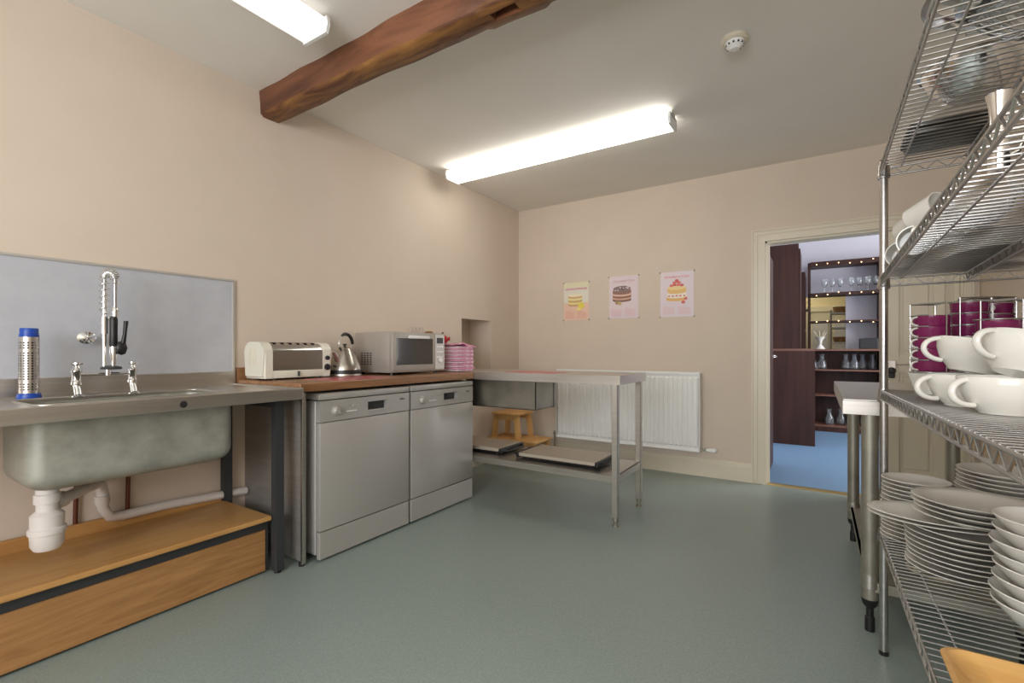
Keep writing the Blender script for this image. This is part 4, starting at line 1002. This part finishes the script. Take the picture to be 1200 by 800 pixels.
for i, ((x, y), dz, (tx_, tyy), rz, lb) in enumerate(spec):
    o = s0 if i == 0 else dup(s0, (0, 0, 0))
    o.location = (x, y, zb(y)+dz+(.012 if tyy else 0)); o.rotation_euler = (0, R(tyy), R(rz+25)); tag(o, 'wide white soup cup, '+lb, 'cup', 'stacked white soup cups')

# second shelf from the top ------------------------------------------
def mug(h=.085, r=.039):
    o = thing('white_mug', 'x', 'mug', (0, 0, 0))
    obj('mug_body', lathe(B(), [(0, 0), (r*.8, 0), (r*.9, .004), (r, h), (r*.93, h), (r*.84, .008), (0, .007)], n=32), M['china'], o, 40, local=True)
    pts = [(-r+.004-.03*math.sin(PI*i/10), 0, h*.5+.026*math.cos(PI*i/10)) for i in range(11)]
    obj('mug_handle', tube(B(), pts, [.005]*11, 8), M['china'], o, 60, local=True); return o
m0 = None
for i, (x, y, dz, rot, lb) in enumerate(((.235, 1.97, .040, (R(-90), 0, R(165)), 'lying furthest left by the post'), (.235, 1.86, .040, (R(-90), 0, R(190)), 'lying second from the post'), (.228, 1.74, .040, (R(-95), 0, R(172)), 'lying third from the post'),
        (.226, 1.92, .112, (R(-80), R(20), R(205)), 'piled on the two lying nearest the post'), (.228, 1.78, .112, (R(-75), R(-15), R(215)), 'piled on top, second from the post'), (.232, 1.64, .04, (R(-90), 0, R(210)), 'lying fourth from the post'))):
    if m0 is None: o = m0 = mug()
    else: o = dup(m0, (0, 0, 0))
    o.location = (x, y, sit(1, y)+dz); o.rotation_euler = rot
    tag(o, 'white mug on the second shelf, '+lb, 'mug', 'tumbled white mugs')
def lathed(name, prof, x, y, k, m, label, cat, sx=1, sy=1, rz=0, smooth=40, n=48, dz=.001, group=None):
    o = obj(name, lathe(B(), prof, n=n, sx=sx, sy=sy), m, None, smooth); o.location = (x, y, sit(k, y)+dz); o.rotation_euler = (AX[0], 0, rz); tag(o, label, cat, group); return o
jg = t = thing('steel_jug', 'tall polished steel jug with flared rim on the second shelf', 'jug', (.238, 1.04, sit(1, 1.04)+.001))
obj('jug_body', lathe(B(), [(0, 0), (.020, 0), (.0215, .004), (.020, .05), (.0175, .10), (.021, .13), (.026, .145), (.0245, .145), (.016, .10), (.019, .01), (0, .008)], n=36), M['chrome'], t, 50, local=True)
obj('jug_handle', tube(B(), [(.02, 0, .125), (.045, 0, .115), (.05, 0, .07), (.035, 0, .035), (.019, 0, .03)], .004, 8), M['chrome'], t, 60, local=True)
jg.scale = (.62, .62, .85)
lathed('steel_dish', [(0, 0), (.085, 0), (.10, .03), (.112, .034), (.110, .037), (.096, .032), (.08, .004), (0, .004)], .40, 1.72, 1, M['steel_d'], 'round dull steel dish at the middle of the second shelf', 'dish')
lathed('steel_dish', [(0, 0), (.10, 0), (.12, .02), (.13, .022), (.128, .026), (.117, .022), (.1, .004), (0, .004)], .42, 1.98, 1, M['steel_d'], 'flat dull steel dish at the far end of the second shelf', 'dish', sy=.8)
gp = [(0, 0), (.035, 0), (.04, .006), (.06, .03), (.068, .06), (.064, .06), (.056, .031), (.034, .010), (0, .009)]
for i, (x, y, lb) in enumerate(((.285, 1.42, 'left of the pair'), (.43, 1.41, 'right of the pair'), (.36, 1.24, 'nearer one beside the jug'), (.50, 1.22, 'nearer one by the wall side'))):
    lathed('glass_bowl', gp, x, y, 1, M['glass'], 'clear glass bowl on the second shelf, '+lb, 'bowl', group='glass bowls on the second shelf')
b = B(); box(b, -.09, .09, -.12, .12, 0, .006, .002, 1)
for a, e, c, d in ((-.09, -.084, -.12, .12), (.084, .09, -.12, .12), (-.09, .09, -.12, -.114), (-.09, .09, .114, .12)): box(b, a, e, c, d, 0, .055)
o = obj('black_box_tray', b, M['black']); o.location = (.42, .98, sit(1, .98)+.001); o.rotation_euler = AX; tag(o, 'dark rectangular tin tray beside the steel jug', 'tray')
# top shelf --------------------------------------------------------------
lathed('steel_platter', [(0, 0), (.10, 0), (.105, .004), (.128, .02), (.15, .024), (.148, .027), (.125, .024), (.10, .007), (0, .006)], .36, 1.345, 0, M['chrome'], 'large oval steel platter on the top shelf', 'platter', sy=1.0, sx=1.15, dz=.058, n=56)
lathed('steel_bowl', [(0, 0), (.05, 0), (.09, .04), (.105, .075), (.11, .076), (.108, .079), (.1, .074), (.085, .042), (.045, .006), (0, .005)], .335, 1.66, 0, M['chrome'], 'round polished steel bowl on the top shelf', 'bowl')
t = thing('dark_baking_tray', 'dark flat baking tray at the far end of the top shelf', 'tray', (.335, 1.93, sit(0, 1.93)+.001))
b = B(); box(b, -.135, .135, -.1, .1, 0, .012, .004); obj('tray_base', b, M['tin'], t, 40, local=True)
b = B(); tube(b, [(x, y, .022) for x, y in arc(.115, .08, .03, 0, 90, 5)+arc(-.115, .08, .03, 90, 180, 5)+arc(-.115, -.08, .03, 180, 270, 5)+arc(.115, -.08, .03, 270, 360, 5)], .008, 8, closed=True)
box(b, -.13, .13, -.098, -.09, .008, .024); box(b, -.13, .13, .09, .098, .008, .024); box(b, -.14, -.132, -.09, .09, .008, .024); box(b, .132, .14, -.09, .09, .008, .024)
obj('tray_rim', b, M['tin'], t, 60, local=True); t.rotation_euler = AX; t.scale = (.72, .9, 1)
# scalloped glass dish: fluted lathe
b = B(); n = 72; prof = [(.0, 0), (.05, 0), (.075, .02), (.10, .05), (.125, .058), (.122, .062), (.097, .055), (.07, .026), (.045, .007), (0, .006)]; rings = []
for r_, z_ in prof:
    if r_ == 0: rings.append([b.verts.new((0, 0, z_))]); continue
    rings.append([b.verts.new((r_*(1+.05*math.cos(18*2*PI*k/n)*(r_/.12))*math.cos(2*PI*k/n), r_*(1+.05*math.cos(18*2*PI*k/n)*(r_/.12))*math.sin(2*PI*k/n)*.8, z_)) for k in range(n)])
for A, Q in zip(rings, rings[1:]):
    for k in range(n):
        vs = []
        for v in (A[k % len(A)], A[(k+1) % len(A)], Q[(k+1) % len(Q)], Q[k % len(Q)]):
            if v not in vs: vs.append(v)
        b.faces.new(vs)
o = obj('glass_dish', b, M['glass'], None, 50); o.location = (.38, 1.39, sit(0, 1.39)+.001); o.rotation_euler = AX; tag(o, 'fluted cut-glass dish under the steel platter on the top shelf', 'dish')
# the platter rests on the glass dish and a dark tin
